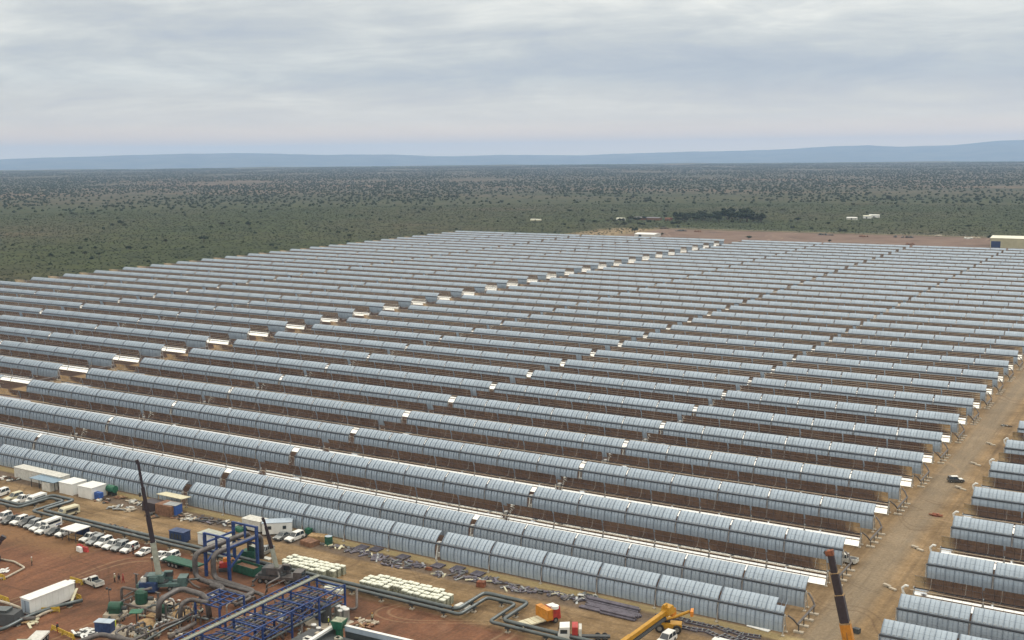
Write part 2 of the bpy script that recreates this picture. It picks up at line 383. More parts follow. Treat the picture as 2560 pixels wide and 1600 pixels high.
# low hills on the horizon, kilometres away
def hills():
    sky_line = [(-700, 408), (-300, 404), (0, 399), (106, 394), (265, 390), (455, 384), (635, 383), (825, 387), (984, 386), (1080, 390), (1143, 391), (1250, 387), (1355, 387), (1450, 389), (1524, 385), (1651, 381), (1800, 378), (1990, 372), (2074, 366), (2170, 363), (2254, 367), (2381, 363), (2498, 351), (2560, 350), (2800, 344), (3200, 350)]
    xs = np.linspace(-700, 3200, 300)
    ys = np.interp(xs, [a for a, _ in sky_line], [b_ for _, b_ in sky_line])
    rows = [(19000, 0.0), (20000, .22), (21000, .45), (22000, .66), (23000, .86), (24000, 1.0), (24600, .8), (25500, .3), (26000, -.1)]
    g = np.random.default_rng(3)
    vs, fs = [], []
    ph = g.random((6, 2)) * 9
    for i, (x, y) in enumerate(zip(xs, ys)):
        d = FWD + RT * ((x - 1280) / F_PX) + UP * ((800 - y) / F_PX)
        h = math.hypot(d.x, d.y); ux, uy = d.x / h, d.y / h
        top = CAM.z + d.z / h * 24000 + sum(3 * math.sin(x * .013 * (k + 1) * 1.7 + ph[k, 0]) / (k + 1) for k in range(6))
        for k, (dist, fr) in enumerate(rows):
            w = 0 if fr in (0, 1) else 9 * math.sin(x * .012 * (1 + .3 * k) + ph[k % 6, 0]) + 5 * math.sin(x * .05 + ph[k % 6, 1] * k)
            vs.append((CAM.x + ux * dist, CAM.y + uy * dist, -236 + (top + 236) * fr + w * min(1, fr * 2) if fr > 0 else -240))
    k = len(rows)
    for i in range(len(xs) - 1):
        for j in range(k - 1):
            a = i * k + j; fs.append((a, a + k, a + k + 1, a + 1))
    m = bpy.data.materials.new('hill_bush'); m.use_nodes = True; t = m.node_tree
    b = t.nodes['Principled BSDF']; b.inputs['Roughness'].default_value = 1; b.inputs['Specular IOR Level'].default_value = .1
    no = N(t, 'ShaderNodeTexNoise', Scale=.0016, Detail=8.0, Roughness=.7); gg = N(t, 'ShaderNodeNewGeometry'); t.links.new(gg.outputs['Position'], no.inputs['Vector'])
    t.links.new(ramp(t, [(.40, (.012, .018, .014)), (.60, (.10, .095, .07))], no.outputs[0]).outputs[0], b.inputs['Base Color'])
    me = bpy.data.meshes.new('hills'); me.from_pydata(vs, [], fs); me.materials.append(m)
    me.polygons.foreach_set('use_smooth', [True] * len(fs)); me.update()
    tag(link('hills', me), 'long low range of bush-covered hills fading blue on the horizon', kind='structure')
hills()
# ---------------------------------------------------------------- parabolic trough collectors
AP, FOC, VZ = 2.82, 1.71, 3.45             # half aperture, focal length, height of the rotation axis
ML = U                                      # module pitch
APT = 2.5                                   # the mirror-side rows show a little less height
def frame(kind):
    if kind == 'away': A = Vector((0, math.cos(R(28)), -math.sin(R(28)))); B = Vector((0, math.sin(R(28)), math.cos(R(28))))
    else: A = Vector((0, -math.cos(R(5)), math.sin(R(5)))); B = Vector((0, math.sin(R(5)), math.cos(R(5))))
    return A, B, Vector((0, 0, VZ)) if kind == 'away' else Vector((0, 1.2, 2.68))
def pp(fr, t, off=0.0):
    A, B, O = fr
    n = (A - B * (t / (2 * FOC))).normalized()          # normal on the mirror side
    return O + A * (t * t / (4 * FOC)) + B * t + n * off
def mirrors(mb, fr, x0, ncol=7, skip=(), fine=True):
    w = (ML - .34) / 7
    halves = ((.10, 1.49), (1.51, AP), (-1.49, -.10), (-AP, -1.51)) if fr[0].y > 0 else ((.10, 1.32), (1.36, APT), (-1.22, -.10), (-APT, -1.42))
    for c in range(ncol):
        a, b = x0 + .17 + c * w + .02, x0 + .17 + (c + 1) * w - .02
        for hi, (t0, t1) in enumerate(halves):
            if (c, hi) in skip: continue
            n = 3 if fine else 2
            for off, m, fl in ((0.0, 'mirror', False), (-.045, 'mirror_back', True)):
                vs, fs = [], []
                for k in range(n + 1):
                    p = pp(fr, t0 + (t1 - t0) * k / n, off)
                    vs += [(a, p.y, p.z), (b, p.y, p.z)]
                fs = [(2 * k, 2 * k + 1, 2 * k + 3, 2 * k + 2) for k in range(n)]
                flip = (fr[0].y > 0) != fl
                mb.add(vs, fs if flip else [f[::-1] for f in fs], m)
            for x, sgn in ((a, 0), (b, 1)):                 # glass edge
                pass
def arms(mb, fr, x0, n=14):
    w = (ML - .34) / n
    for c in range(n + 1):
        x = x0 + .17 + c * w
        x = min(max(x, x0 + .22), x0 + ML - .22)
        hw, dep = (.045, .26) if c % 2 == 0 else (.022, .08)
        for s in (1, -1):
            ks = [.25, .9, 1.6, 2.25, AP - .05] if fr[0].y > 0 else [.25, .8, 1.4, 2.0, APT - .05]
            for sx in (-hw, hw):
                vs = []
                for k, t in enumerate(ks):
                    d = dep * (1 - .68 * k / 4)
                    for off in (-.06, -.06 - d):
                        p = pp(fr, s * t, off); vs.append((x + sx, p.y, p.z))
                mb.add(vs, [(2 * k, 2 * k + 2, 2 * k + 3, 2 * k + 1) for k in range(4)], 'steel_arm')
            vs = []
            for k, t in enumerate(ks):
                p = pp(fr, s * t, -.06 - dep * (1 - .68 * k / 4)); vs += [(x - hw, p.y, p.z), (x + hw, p.y, p.z)]
            mb.add(vs, [(2 * k, 2 * k + 1, 2 * k + 3, 2 * k + 2) for k in range(4)], 'steel_arm')
    # lengthwise purlin and pale strips standing in for glints and pads along the inner upper mirrors
    for c in range(14):
        p = pp(fr, .42, -.10); x = x0 + .17 + (c + .5) * w
        mb.box((x, p.y, p.z), (.46, .10, .05), 'galvanised')
def tube_mesh(mb, fr, x0, x1):
    c = fr[2] - fr[0] * .36
    mb.tube([(x0, c.y, c.z), (x1, c.y, c.z)], .21, 'tube_steel', 10)
def receiver(mb, fr, x0, x1, n, br=True):
    c = fr[2] + fr[0] * FOC
    mb.tube([(x0, c.y, c.z), (x1, c.y, c.z)], .08, 'receiver', 6)
    if br:
        for k in range(n):
            x = x0 + (k + .5) * (x1 - x0) / n
            b = fr[2] + fr[0] * .02
            mb.tube([(x, b.y, b.z), (x, c.y, c.z)], .028, 'galvanised', 4)
def pylon_mesh(mb, fr, x, drive=False):
    o = fr[2] - fr[0] * .2
    r = .085 if not drive else .14
    hw = .95
    for s in (-1, 1):
        mb.tube([(x, o.y + s * .10, fr[2].z - .3), (x, fr[2].y + s * hw, .12)], r, 'galvanised', 5)
        mb.box((x, fr[2].y + s * hw, .09), (.55, .5, .18), 'concrete')
    mb.tube([(x, fr[2].y - hw * .55, 1.6), (x, fr[2].y + hw * .55, 1.6)], r * .7, 'galvanised', 4)
    mb.box((x, o.y, fr[2].z - .15), (.16, .62, .5), 'galvanised')
    if drive:
        mb.box((x, 0, 1.2), (.5, .7, .9), 'white_dirty')
        mb.box((x, fr[2].y + .2, fr[2].z), (.7, .9, .8), 'galvanised')
        mb.tube([(x, -1.2, .5), (x, -.4, VZ - .2)], .12, 'white_dirty', 6)
LEN = 12 * ML + SG
mod_x = [k * ML for k in range(6)] + [6 * ML + SG + k * ML for k in range(6)]
pyl_x = [0.0] + [k * ML for k in range(1, 6)] + [6 * ML + SG / 2] + [6 * ML + SG + k * ML for k in range(1, 7)]
FAR = {}; PART = {}
for kind in ('away', 'toward'):
    fr = frame(kind)
    mb = MB()
    for x in mod_x:
        mirrors(mb, fr, x, fine=False); arms(mb, fr, x, 14)
    tube_mesh(mb, fr, 0, LEN); receiver(mb, fr, -.3, LEN + .3, 24)
    for i, x in enumerate(pyl_x): pylon_mesh(mb, fr, x, i == 6)
    FAR[kind] = mb.mesh('solar_collector')
    d = {}
    mb = MB(); mirrors(mb, fr, 0); d['mirror_panel'] = mb.mesh('mirror_panel')
    mb = MB(); mirrors(mb, fr, 0, skip={(6, 1)}); d['mirror_panel_short'] = mb.mesh('mirror_panel')
    mb = MB(); arms(mb, fr, 0); d['support_frame'] = mb.mesh('support_frame')
    mb = MB(); tube_mesh(mb, fr, 0, LEN); d['torque_tube'] = mb.mesh('torque_tube', True)
    mb = MB(); receiver(mb, fr, -.3, LEN + .3, 24); d['receiver_tube'] = mb.mesh('receiver_tube')
    mb = MB(); pylon_mesh(mb, fr, 0); d['pylon'] = mb.mesh('pylon')
    mb = MB(); pylon_mesh(mb, fr, 0, True); d['drive_pylon'] = mb.mesh('drive_pylon')
    PART[kind] = d
def visible(x0, x1, y, margin=30):
    for k in range(25):
        for z in (.4, 5.4):
            q = px((x0 + (x1 - x0) * k / 24, y, z))
            if q and -margin < q[0] < 2560 + margin and q[1] < 1600 + margin: return True
    return False
# segments: u of the left end, words for the place
GAPB = 16.0 / U
segs = [(0.0, 'left half beside the cross lane'),
        (12 + (SG + LG) / U, 'ending at the service road'),
        (-16.0 / U - 12 - SG / U, 'last one left of the cross lane'),
        (-16.0 / U - 24 - (2 * SG + LG) / U, 'at the far left field edge'),
        (308.0 / U, 'first right of the road'),
        (308.0 / U + 12 + (SG + LG) / U, 'second right of the road')]
kinds = {}
tj = random.Random(77)
n_sca = 0
for r in range(64):
    kind = 'toward' if (r % 2 == 0 and r > 0) else 'away'
    Yc = r * S - 2.4
    for si, (u0, words) in enumerate(segs):
        if si in (2, 3) and r < 4: continue
        if si >= 4 and r > 30: continue
        x0 = u0 * U
        if not visible(x0, x0 + LEN, Yc, 6): continue
        look = 'grey back of trough collector' if kind == 'away' else 'brown mirror collector'
        lab = f'{look}, {ordinal(r + 1)} row from front, {words}'
        grp = 'trough collectors seen from behind' if kind == 'away' else 'trough collectors seen from their mirror side'
        n_sca += 1
        if r <= 7 or (si >= 4):
            if kind + 'n' not in kinds:
                d = PART[kind]
                t = empty('solar_collector', (0, 0, 0)); kinds[kind + 'n'] = t
                for x in mod_x:
                    p = link('mirror_panel', d['mirror_panel'], t, (x, 0, 0)); link('support_frame', d['support_frame'], p)
                link('torque_tube', d['torque_tube'], t); link('receiver_tube', d['receiver_tube'], t)
                for i, x in enumerate(pyl_x): link('drive_pylon' if i == 6 else 'pylon', d['drive_pylon' if i == 6 else 'pylon'], t, (x, 0, 0))
                o = t
            else: o = copy_tree(kinds[kind + 'n'])
            if r == 0 and si == 1:      # its last outer mirror is not mounted yet
                ch = sorted([c for c in o.children if c.name.startswith('mirror_panel')], key=lambda c: c.location.x)[-1]
                ch.data = PART[kind]['mirror_panel_short']
        else:
            o = link('solar_collector', FAR[kind])
        o.location = (x0, Yc + tj.uniform(-.06, .06), tj.uniform(-.07, .04))
        o.rotation_euler = (R(tj.uniform(-.9, .9)) if r > 1 else 0, 0, 0)
        tag(o, lab, 'solar collector', grp)
print('collectors', n_sca)
# crossover pipes joining two rows at their ends, on low concrete feet
def crossover(x, Y0, Y1, sgn):
    t = empty('crossover_pipe', (x, Y0, 0))
    L = Y1 - Y0
    mb = MB(); mb.tube([(0, .5, 3.3), (sgn * .8, .9, 2.6), (sgn * 1.4, 1.4, 1.6), (sgn * 1.5, L - 1.2, 1.6), (sgn * .8, L - .6, 2.6), (0, L - .2, 3.3)], .17, 'pipe_grey', 6)
    mb.build('pipe', t)
    for k in range(4):
        mb = MB(); y = 1.8 + k * (L - 3.4) / 3
        mb.box((sgn * 1.5, y, .75), (.14, .14, 1.5), 'dark_grey'); mb.box((sgn * 1.5, y, .14), (1.7, .7, .28), 'concrete')
        mb.build('support', t)
    return t
xo = {}
nx = 0
for r in range(0, 62, 2):
    for nm, x, sgn in (('r', 24 * U + 2 * SG + LG + .4, 1), ('l', -16 + .4, 1)):
        if nm == 'l' and r < 6: continue
        Y0 = r * S - 2.4
        if not visible(x, x + 1.5, Y0 + 6, 0): continue
        if nm == 'l' and r > 30: continue
        if 'x' not in xo: xo['x'] = o = crossover(0, 0, S, 1)
        else: o = copy_tree(xo['x'])
        o.location = (x, Y0, 0); nx += 1
        side = 'beside the service road' if nm == 'r' else 'in the cross lane'
        tag(o, f'grey crossover pipe joining {ordinal(r + 1)} and {ordinal(r + 2)} rows {side}', 'pipe', 'crossover pipes between row ends')
# white flexible hose ends of the mirror-side rows right of the road
hx = None
for r in range(2, 14, 2):
    if hx is None:
        t = empty('flexible_hose', (0, 0, 0)); hx = t
        mb = MB(); mb.tube([(0, 0, 0), (0, 0, 1.6)], .16, 'dark_grey', 6); mb.build('stand', t)
        mb = MB(); mb.tube([(0, 0, 1.6), (-.5, .2, 2.2), (-.6, .1, 3.0), (.0, 0, 3.6), (.5, 0, 3.5)], .24, 'white_paint', 7); mb.build('hose', t, True); o = t
    else: o = copy_tree(hx)
    o.location = (307.0, r * S - 3.4, 0)
    tag(o, f'white curved hose at the left end of {ordinal(r + 1)} row right of the road', 'hose', 'hose ends along the service road')
# ---------------------------------------------------------------- bush, trees and far buildings
def blob(g, c, r, sz, n=6):
    """one leaf clump: a small ragged low-poly ball"""
    vs = []; fs = []
    lat = [-.9, -.25, .45, .95]
    for i, z in enumerate(lat):
        rr = math.sqrt(max(.05, 1 - z * z))
        for j in range(n):
            a = 2 * math.pi * (j + .5 * (i % 2)) / n; k = 1 + g.uniform(-.28, .28)
            vs.append((c[0] + r * rr * k * math.cos(a), c[1] + r * rr * k * math.sin(a), c[2] + sz * z * k))
    for i in range(3):
        for j in range(n):
            a, b_, c_, d = i * n + j, i * n + (j + 1) % n, (i + 1) * n + (j + 1) % n, (i + 1) * n + j
            fs += [(a, b_, c_), (a, c_, d)]
    fs += [tuple(range(n))[::-1], tuple(3 * n + j for j in range(n))]
    return vs, fs
def tree_parts(g, h, w, mats, flat=.45, nb=34):
    tr = MB(); top = h * (1 - flat * .8)
    lean = (g.uniform(-.3, .3), g.uniform(-.3, .3))
    tr.tube([(0, 0, -.1), (lean[0] * .5, lean[1] * .5, top * .5), (lean[0], lean[1], top)], .05 * h, 'trunk', 6, r2=.02 * h)
    cr = MB()
    for k in range(5):
        a = k * 1.256 + g.uniform(-.4, .4); q = w * .34
        tr.tube([(lean[0] * .6, lean[1] * .6, top * .55), (math.cos(a) * q, math.sin(a) * q, top * .95)], .022 * h, 'trunk', 5, r2=.01 * h)
    for k in range(nb):
        a = g.uniform(0, 6.283); q = w * .5 * math.sqrt(g.random()) * g.uniform(.75, 1.1)
        z = top + flat * h * g.uniform(-.25, .75) * (1 - .7 * (q / (w * .5)) ** 2)
        r = w * g.uniform(.075, .15)
        vs, fs = blob(g, (lean[0] + math.cos(a) * q, lean[1] + math.sin(a) * q, z), r, r * .75, 5)
        cr.add(vs, fs, g.choice(mats))
    return tr, cr
protos = []
for k, (h, w, ms, fl) in enumerate([(5.2, 7.0, ['leaf_dark', 'leaf_dark', 'leaf_mid'], .42), (4.2, 5.5, ['leaf_dark', 'leaf_mid'], .5), (6.5, 6.5, ['leaf_dark'], .6), (3.6, 6.2, ['leaf_grey', 'leaf_mid'], .4), (4.8, 4.6, ['leaf_dark', 'leaf_grey'], .6), (3.2, 3.6, ['leaf_mid', 'leaf_dark'], .6)]):
    g = random.Random(50 + k)
    a, b = tree_parts(g, h, w, ms, fl)
    a.m = a.m; both = MB(); both.add(a.v, a.f, 'trunk')
    off = len(both.v); both.v += b.v; both.f += [tuple(off + i for i in f) for f in b.f]
    idx = [both.mi(x) for x in b.mats]; both.m += [idx[i] for i in b.m]
    protos.append((a.mesh('trunk'), b.mesh('crown'), both.mesh('savanna_tree')))
def big_tree(x, y, k, s, label, group=None):
    t = empty('savanna_tree', at(x, y), rnd.uniform(0, 6.28), label, 'tree', group); t.scale = (s, s, s)
    link('trunk', protos[k][0], t); link('crown', protos[k][1], t)
    return t
big_tree(509, 606, 0, 1.25, 'largest lone dark tree on the green plain left of the field', 'lone trees on the near plain')
big_tree(322, 626, 1, 1.0, 'dark bushy tree left of its smaller twin near the field edge', 'lone trees on the near plain')
big_tree(362, 625, 5, 1.1, 'small dark tree right of its larger twin near the field edge', 'lone trees on the near plain')
big_tree(128, 643, 5, 1.2, 'small tree nearest the left edge of the plain', 'lone trees on the near plain')
big_tree(302, 563, 2, 1.1, 'tall narrow tree standing between two low bushes on the plain', 'lone trees on the near plain')
big_tree(282, 567, 5, 1.3, 'low bush left of the tall narrow tree', 'lone trees on the near plain')
big_tree(312, 567, 3, 1.0, 'low wide bush right of the tall narrow tree', 'lone trees on the near plain')
big_tree(556, 565, 3, 1.3, 'wide low tree alone in the middle of the plain', 'lone trees on the near plain')
big_tree(1872, 600, 0, .8, 'lone flat-topped tree standing in the bare pinkish clearing', 'trees in the bare clearing')
big_tree(2074, 606, 5, .9, 'small tree in the clearing just behind the last row', 'trees in the bare clearing')
big_tree(1746, 603, 5, 1.0, 'dark bush behind the last row near the white shed', 'trees in the bare clearing')
big_tree(1586, 583, 2, 1.1, 'tall dark tree behind the small white shed', 'trees by the white shed')
big_tree(1655, 589, 5, 1.0, 'dark bush just right of the small white shed', 'trees by the white shed')
big_tree(2476, 601, 2, .9, 'dark tree at the left end of the big beige hall', None)
big_tree(2100, 583, 4, 1.0, 'left one of two trees on the fence line of the clearing', 'fence line trees')
big_tree(2112, 583, 1, 1.0, 'right one of two trees on the fence line of the clearing', 'fence line trees')
def blocked(x, y):
    return (-330 < x and y < 812) or (-165 < x and 800 < y < 984)
def in_frame(p, m=40):
    q = px(p)
    return q is not None and -m < q[0] < 2560 + m and q[1] < 1600
def noise2(x, y):
    return math.sin(x * .0051 + 1.3) * math.sin(y * .0043 + .7) + .6 * math.sin(x * .013 + y * .009) + .4 * math.sin(x * .031 - y * .027 + 2)
# the farm grove: a dark belt of tall trees
gr = random.Random(21)
nt_ = 0
for k in range(46):
    x = gr.uniform(1690, 1905); y = 558 - (x > 1740) * 2 - gr.random() * 12
    if x > 1875: y = 557 - gr.random() * 3
    o = link('grove_tree', protos[gr.choice([0, 2, 2, 4])][2]); p = at(x, y); o.location = p
    s = gr.uniform(1.8, 2.8) if abs(x - 1846) < 28 else gr.uniform(1.2, 2.0); o.scale = (s, s, s); o.rotation_euler.z = gr.uniform(0, 6.28); nt_ += 1
    tag(o, 'tall dark evergreen in the dense grove beside the farm sheds', 'tree', 'trees of the farm grove')
for k in range(26):
    x = gr.choice([gr.uniform(1400, 1700), gr.uniform(1900, 2120), gr.uniform(1500, 1620)]); y = gr.uniform(545, 566)
    p = at(x, y)
    if blocked(p.x, p.y): continue
    o = link('farm_tree', protos[gr.choice([0, 1, 4, 3])][2]); o.location = p; s = gr.uniform(.8, 1.3); o.scale = (s, s, s); o.rotation_euler.z = gr.uniform(0, 6.28); nt_ += 1
    tag(o, 'loose dark tree on the farmland around the grove and sheds', 'tree', 'loose trees around the farm')
cnt = 0
while cnt < 200:
    d = gr.uniform(900, 2500); a = YAW + gr.uniform(-.46, .46)
    x, y = CAM.x + math.sin(a) * d, CAM.y + math.cos(a) * d
    if blocked(x, y) or not in_frame((x, y, 0)) : continue
    if d < 1500 and gr.random() > .25: continue
    if d < 2000 and gr.random() > .6: continue
    o = link('plain_tree', protos[gr.choice([0, 1, 2, 3, 4, 5])][2]); o.location = (x, y, 0); s = gr.uniform(.7, 1.15); o.scale = (s, s, s); o.rotation_euler.z = gr.uniform(0, 6.28)
    if d < 1600: lab, gp = 'small dark tree scattered on the green plain this side of the dense bush', 'small trees on the nearer plain'
    else: lab, gp = 'dark thorn tree dotting the farther plain short of the dense bush belt', 'thorn trees on the farther plain'
    tag(o, lab, 'tree', gp); cnt += 1

def scatter(name, label, pts, mats_, sx, sz, seed, sub=1):
    """a sheet of bush: points in a mesh, one ragged clump instanced on each"""
    me = bpy.data.meshes.new(name); me.from_pydata([p[:3] for p in pts], [], [])
    at_ = me.attributes.new('sc', 'FLOAT', 'POINT'); at_.data.foreach_set('value', [p[3] for p in pts])
    o = link(name, me); tag(o, label, kind='stuff')
    ng = bpy.data.node_groups.new(name, 'GeometryNodeTree')
    ng.interface.new_socket('Geometry', in_out='INPUT', socket_type='NodeSocketGeometry'); ng.interface.new_socket('Geometry', in_out='OUTPUT', socket_type='NodeSocketGeometry')
    gi = ng.nodes.new('NodeGroupInput'); go = ng.nodes.new('NodeGroupOutput'); L = ng.links.new
    ip = ng.nodes.new('GeometryNodeInstanceOnPoints')
    join = ng.nodes.new('GeometryNodeJoinGeometry')
    g = random.Random(seed)
    for k in range(4):
        ico = ng.nodes.new('GeometryNodeMeshIcoSphere'); ico.inputs['Radius'].default_value = .5; ico.inputs['Subdivisions'].default_value = 2
        tr = ng.nodes.new('GeometryNodeTransform'); L(ico.outputs[0], tr.inputs[0])
        a = k * 1.57 + g.random(); q = .32 if k else 0
        tr.inputs['Translation'].default_value = (q * math.cos(a), q * math.sin(a), .36 + (.12 if k == 0 else g.uniform(-.12, .08)))
        tr.inputs['Scale'].default_value = (sx * g.uniform(.8, 1.2), sx * g.uniform(.8, 1.2), sz * g.uniform(.8, 1.2))
        tr.inputs['Rotation'].default_value = (g.uniform(-.4, .4), g.uniform(-.4, .4), g.uniform(0, 6))
        sp_ = ng.nodes.new('GeometryNodeSetPosition'); L(tr.outputs[0], sp_.inputs['Geometry'])
        no = ng.nodes.new('ShaderNodeTexNoise'); no.inputs['Scale'].default_value = 3.0 + k
        sb = ng.nodes.new('ShaderNodeVectorMath'); sb.operation = 'SUBTRACT'; sb.inputs[1].default_value = (.5, .5, .5); L(no.outputs['Color'], sb.inputs[0])
        ml = ng.nodes.new('ShaderNodeVectorMath'); ml.operation = 'SCALE'; ml.inputs['Scale'].default_value = .55; L(sb.outputs[0], ml.inputs[0])
        L(ml.outputs[0], sp_.inputs['Offset']); 
        sm = ng.nodes.new('GeometryNodeSetMaterial'); sm.inputs['Material'].default_value = MATS[mats_[k % len(mats_)]]; L(sp_.outputs[0], sm.inputs[0])
        L(sm.outputs[0], join.inputs[0])
    na = ng.nodes.new('GeometryNodeInputNamedAttribute'); na.data_type = 'FLOAT'; na.inputs['Name'].default_value = 'sc'
    rv = ng.nodes.new('FunctionNodeRandomValue'); rv.data_type = 'FLOAT'; rv.inputs[3].default_value = 6.28
    cx = ng.nodes.new('ShaderNodeCombineXYZ'); L(rv.outputs[1], cx.inputs[2])
    L(gi.outputs[0], ip.inputs['Points']); L(join.outputs[0], ip.inputs['Instance']); L(na.outputs[0], ip.inputs['Scale']); L(cx.outputs[0], ip.inputs['Rotation'])
    L(ip.outputs[0], go.inputs[0])
    md = o.modifiers.new('scatter', 'NODES'); md.node_group = ng
    return o
def sample(n, d0, d1, size, pw=1.0, thresh=-9, seed=1):
    g = random.Random(seed); out = []; tries = 0
    while len(out) < n and tries < n * 12:
        tries += 1
        d = math.sqrt(g.uniform(d0 * d0, d1 * d1)) if pw == 1 else d0 + (d1 - d0) * g.random() ** pw
        a = YAW + g.uniform(-.47, .47)
        x, y = CAM.x + math.sin(a) * d, CAM.y + math.cos(a) * d
        if blocked(x, y): continue
        if noise2(x, y) + .8 * math.sin(x * .0021 - y * .0034) + g.gauss(0, .45) < thresh: continue
        q = px((x, y, 0))
        if q is None or q[0] < -60 or q[0] > 2620 or q[1] > 1000: continue
        out.append((x, y, -.1, size * g.uniform(.5, 1.35)))
    return out
scatter('low_scrub', 'knee-high green scrub covering the nearer plain beyond the field', sample(30000, 430, 1900, .8, seed=4), ['scrub', 'scrub', 'leaf_grey', 'leaf_mid'], 1.15, .5, 3)
scatter('bushland', 'dense belt of dark thorn bush and trees across the far plain', sample(70000, 1900, 9300, 2.8, .75, -.9, seed=5), ['leaf_dark', 'leaf_mid', 'leaf_dark', 'scrub'], 1.0, .8, 8)
scatter('thin_bush', 'sparse dark bushes sprinkled over the middle distance', sample(500, 800, 2400, 2.0, seed=6), ['leaf_dark', 'leaf_dark', 'leaf_mid'], 1.0, .75, 9)

# far buildings
def hall(x0, x1, yf, yb, h, rise, wallm, roofm, name, label, doors=()):
    t = empty(name, ((x0 + x1) / 2, (yf + yb) / 2, 0), 0, label, 'building')
    w, d = x1 - x0, yb - yf
    mb = MB(); mb.box((0, 0, h / 2), (w, d, h), wallm); mb.build('wall', t)
    mb = MB(); mb.add([(-w / 2 - .4, -d / 2 - .4, h + .02), (w / 2 + .4, -d / 2 - .4, h + .02), (w / 2 + .4, 0, h + rise), (-w / 2 - .4, 0, h + rise), (w / 2 + .4, d / 2 + .4, h + .02), (-w / 2 - .4, d / 2 + .4, h + .02)],
                      [(0, 1, 2, 3), (3, 2, 4, 5), (0, 3, 5), (1, 4, 2)], roofm); mb.build('roof', t)
    for dx, dw, dh, dm in doors:
        mb = MB(); mb.box((dx - w / 2, -d / 2 - .03, dh / 2), (dw, .12, dh), dm); mb.build('door', t)
    return t
hall(196, 262, 857, 884, 8.2, 1.5, 'beige_clad', 'roof_light', 'storage_hall', 'big beige steel hall with a pale roof and a dark door opening', [(4.5, 7.5, 5.6, 'blue_box'), (60, 7, 5, 'dark_grey')])
hall(-136, -114.5, 850, 866, 2.6, 1.3, 'white_dirty', 'white_paint', 'white_shed', 'small white shed with a low white roof behind the last row', [(6, 3, 2.4, 'dark_grey')])
for (x, y, w, d, h, wm, rm, lab) in [(1620, 550, 34, 9, 3, 'brown_box', 'purple_steel', 'long low farm shed with a grey-purple roof left of the grove'), (1552, 551, 10, 6, 2.6, 'white_dirty', 'roof_light', 'small pale farmhouse at the left end of the farm'),
                                (1672, 551, 8, 6, 2.6, 'brown_box', 'rust', 'small brown farm hut between the long shed and the grove'), (1340, 552, 14, 4, 1.6, 'cream', 'roof_light', 'tiny pale shelter alone left of the farm'),
                                (2130, 549, 12, 6, 2.4, 'white_dirty', 'white_paint', 'left white farm building on the green plain'), (2168, 546, 9, 6, 3, 'white_paint', 'roof_light', 'middle white farm building on the green plain'), (2186, 544, 12, 5, 3.2, 'white_paint', 'white_paint', 'right white farm building on the green plain')]:
    p = at(x, y); t = hall(p.x - w / 2, p.x + w / 2, p.y - d / 2, p.y + d / 2, h, .8, wm, rm, 'farm_building', lab, [(w * .5, 1.4, 2, 'dark_grey')])
# brush piles and heaps along the clearing
k = 0
for (x, y, w, m_, lab) in [(2258, 594, 9, 'dark_grey', 'widest dark brush pile in the bare clearing'), (2160, 592, 4, 'brown_box', 'small brown heap left of the widest brush pile'), (1702, 578, 6, 'dark_grey', 'low dark brush heap on the left part of the clearing'), (1745, 580, 4, 'brown_box', 'brown heap beside the low dark brush heap'),
                           (1660, 572, 5, 'trunk', 'dark heap on the far left corner of the clearing'), (2345, 591, 3, 'concrete', 'pale rubble heap right of the widest brush pile'), (2440, 596, 4, 'concrete', 'pale rubble heap left of the big beige hall'), (2065, 588, 7, 'dark_grey', 'long low dark heap in the middle of the clearing'), (2276, 612, 3, 'brown_box', 'orange-brown heap right behind the last row'), (2420, 597, 3, 'white_dirty', 'whitish heap in front of the beige hall')]:
    g = random.Random(k); k += 1; mb = MB()
    for j in range(16):
        vs, fs = blob(g, (g.uniform(-w, w), g.uniform(-1.5, 1.5), g.uniform(.1, .9)), g.uniform(.7, 1.6), g.uniform(.5, 1.1), 5); mb.add(vs, fs, m_)
    o = mb.build('brush_pile'); o.location = at(x, y); tag(o, lab, 'brush pile', 'heaps in the clearing')
# fence along the far side of the clearing
t = empty('wire_fence', (-170, 984, 0), 0, 'long thin wire fence along the far edge of the bare clearing', 'fence')
for i in range(90): 
    if i == 0:
        mb = MB(); mb.box((0, 0, .9), (.12, .12, 1.8), 'galvanised'); pm = mb.mesh('post')
    link('post', pm, t, (i * 5.5, 0, 0))
mb = MB()
for z in (.4, .9, 1.4, 1.75): mb.box((245, 0, z), (490, .03, .03), 'galvanised')
mb.build('wire', t)
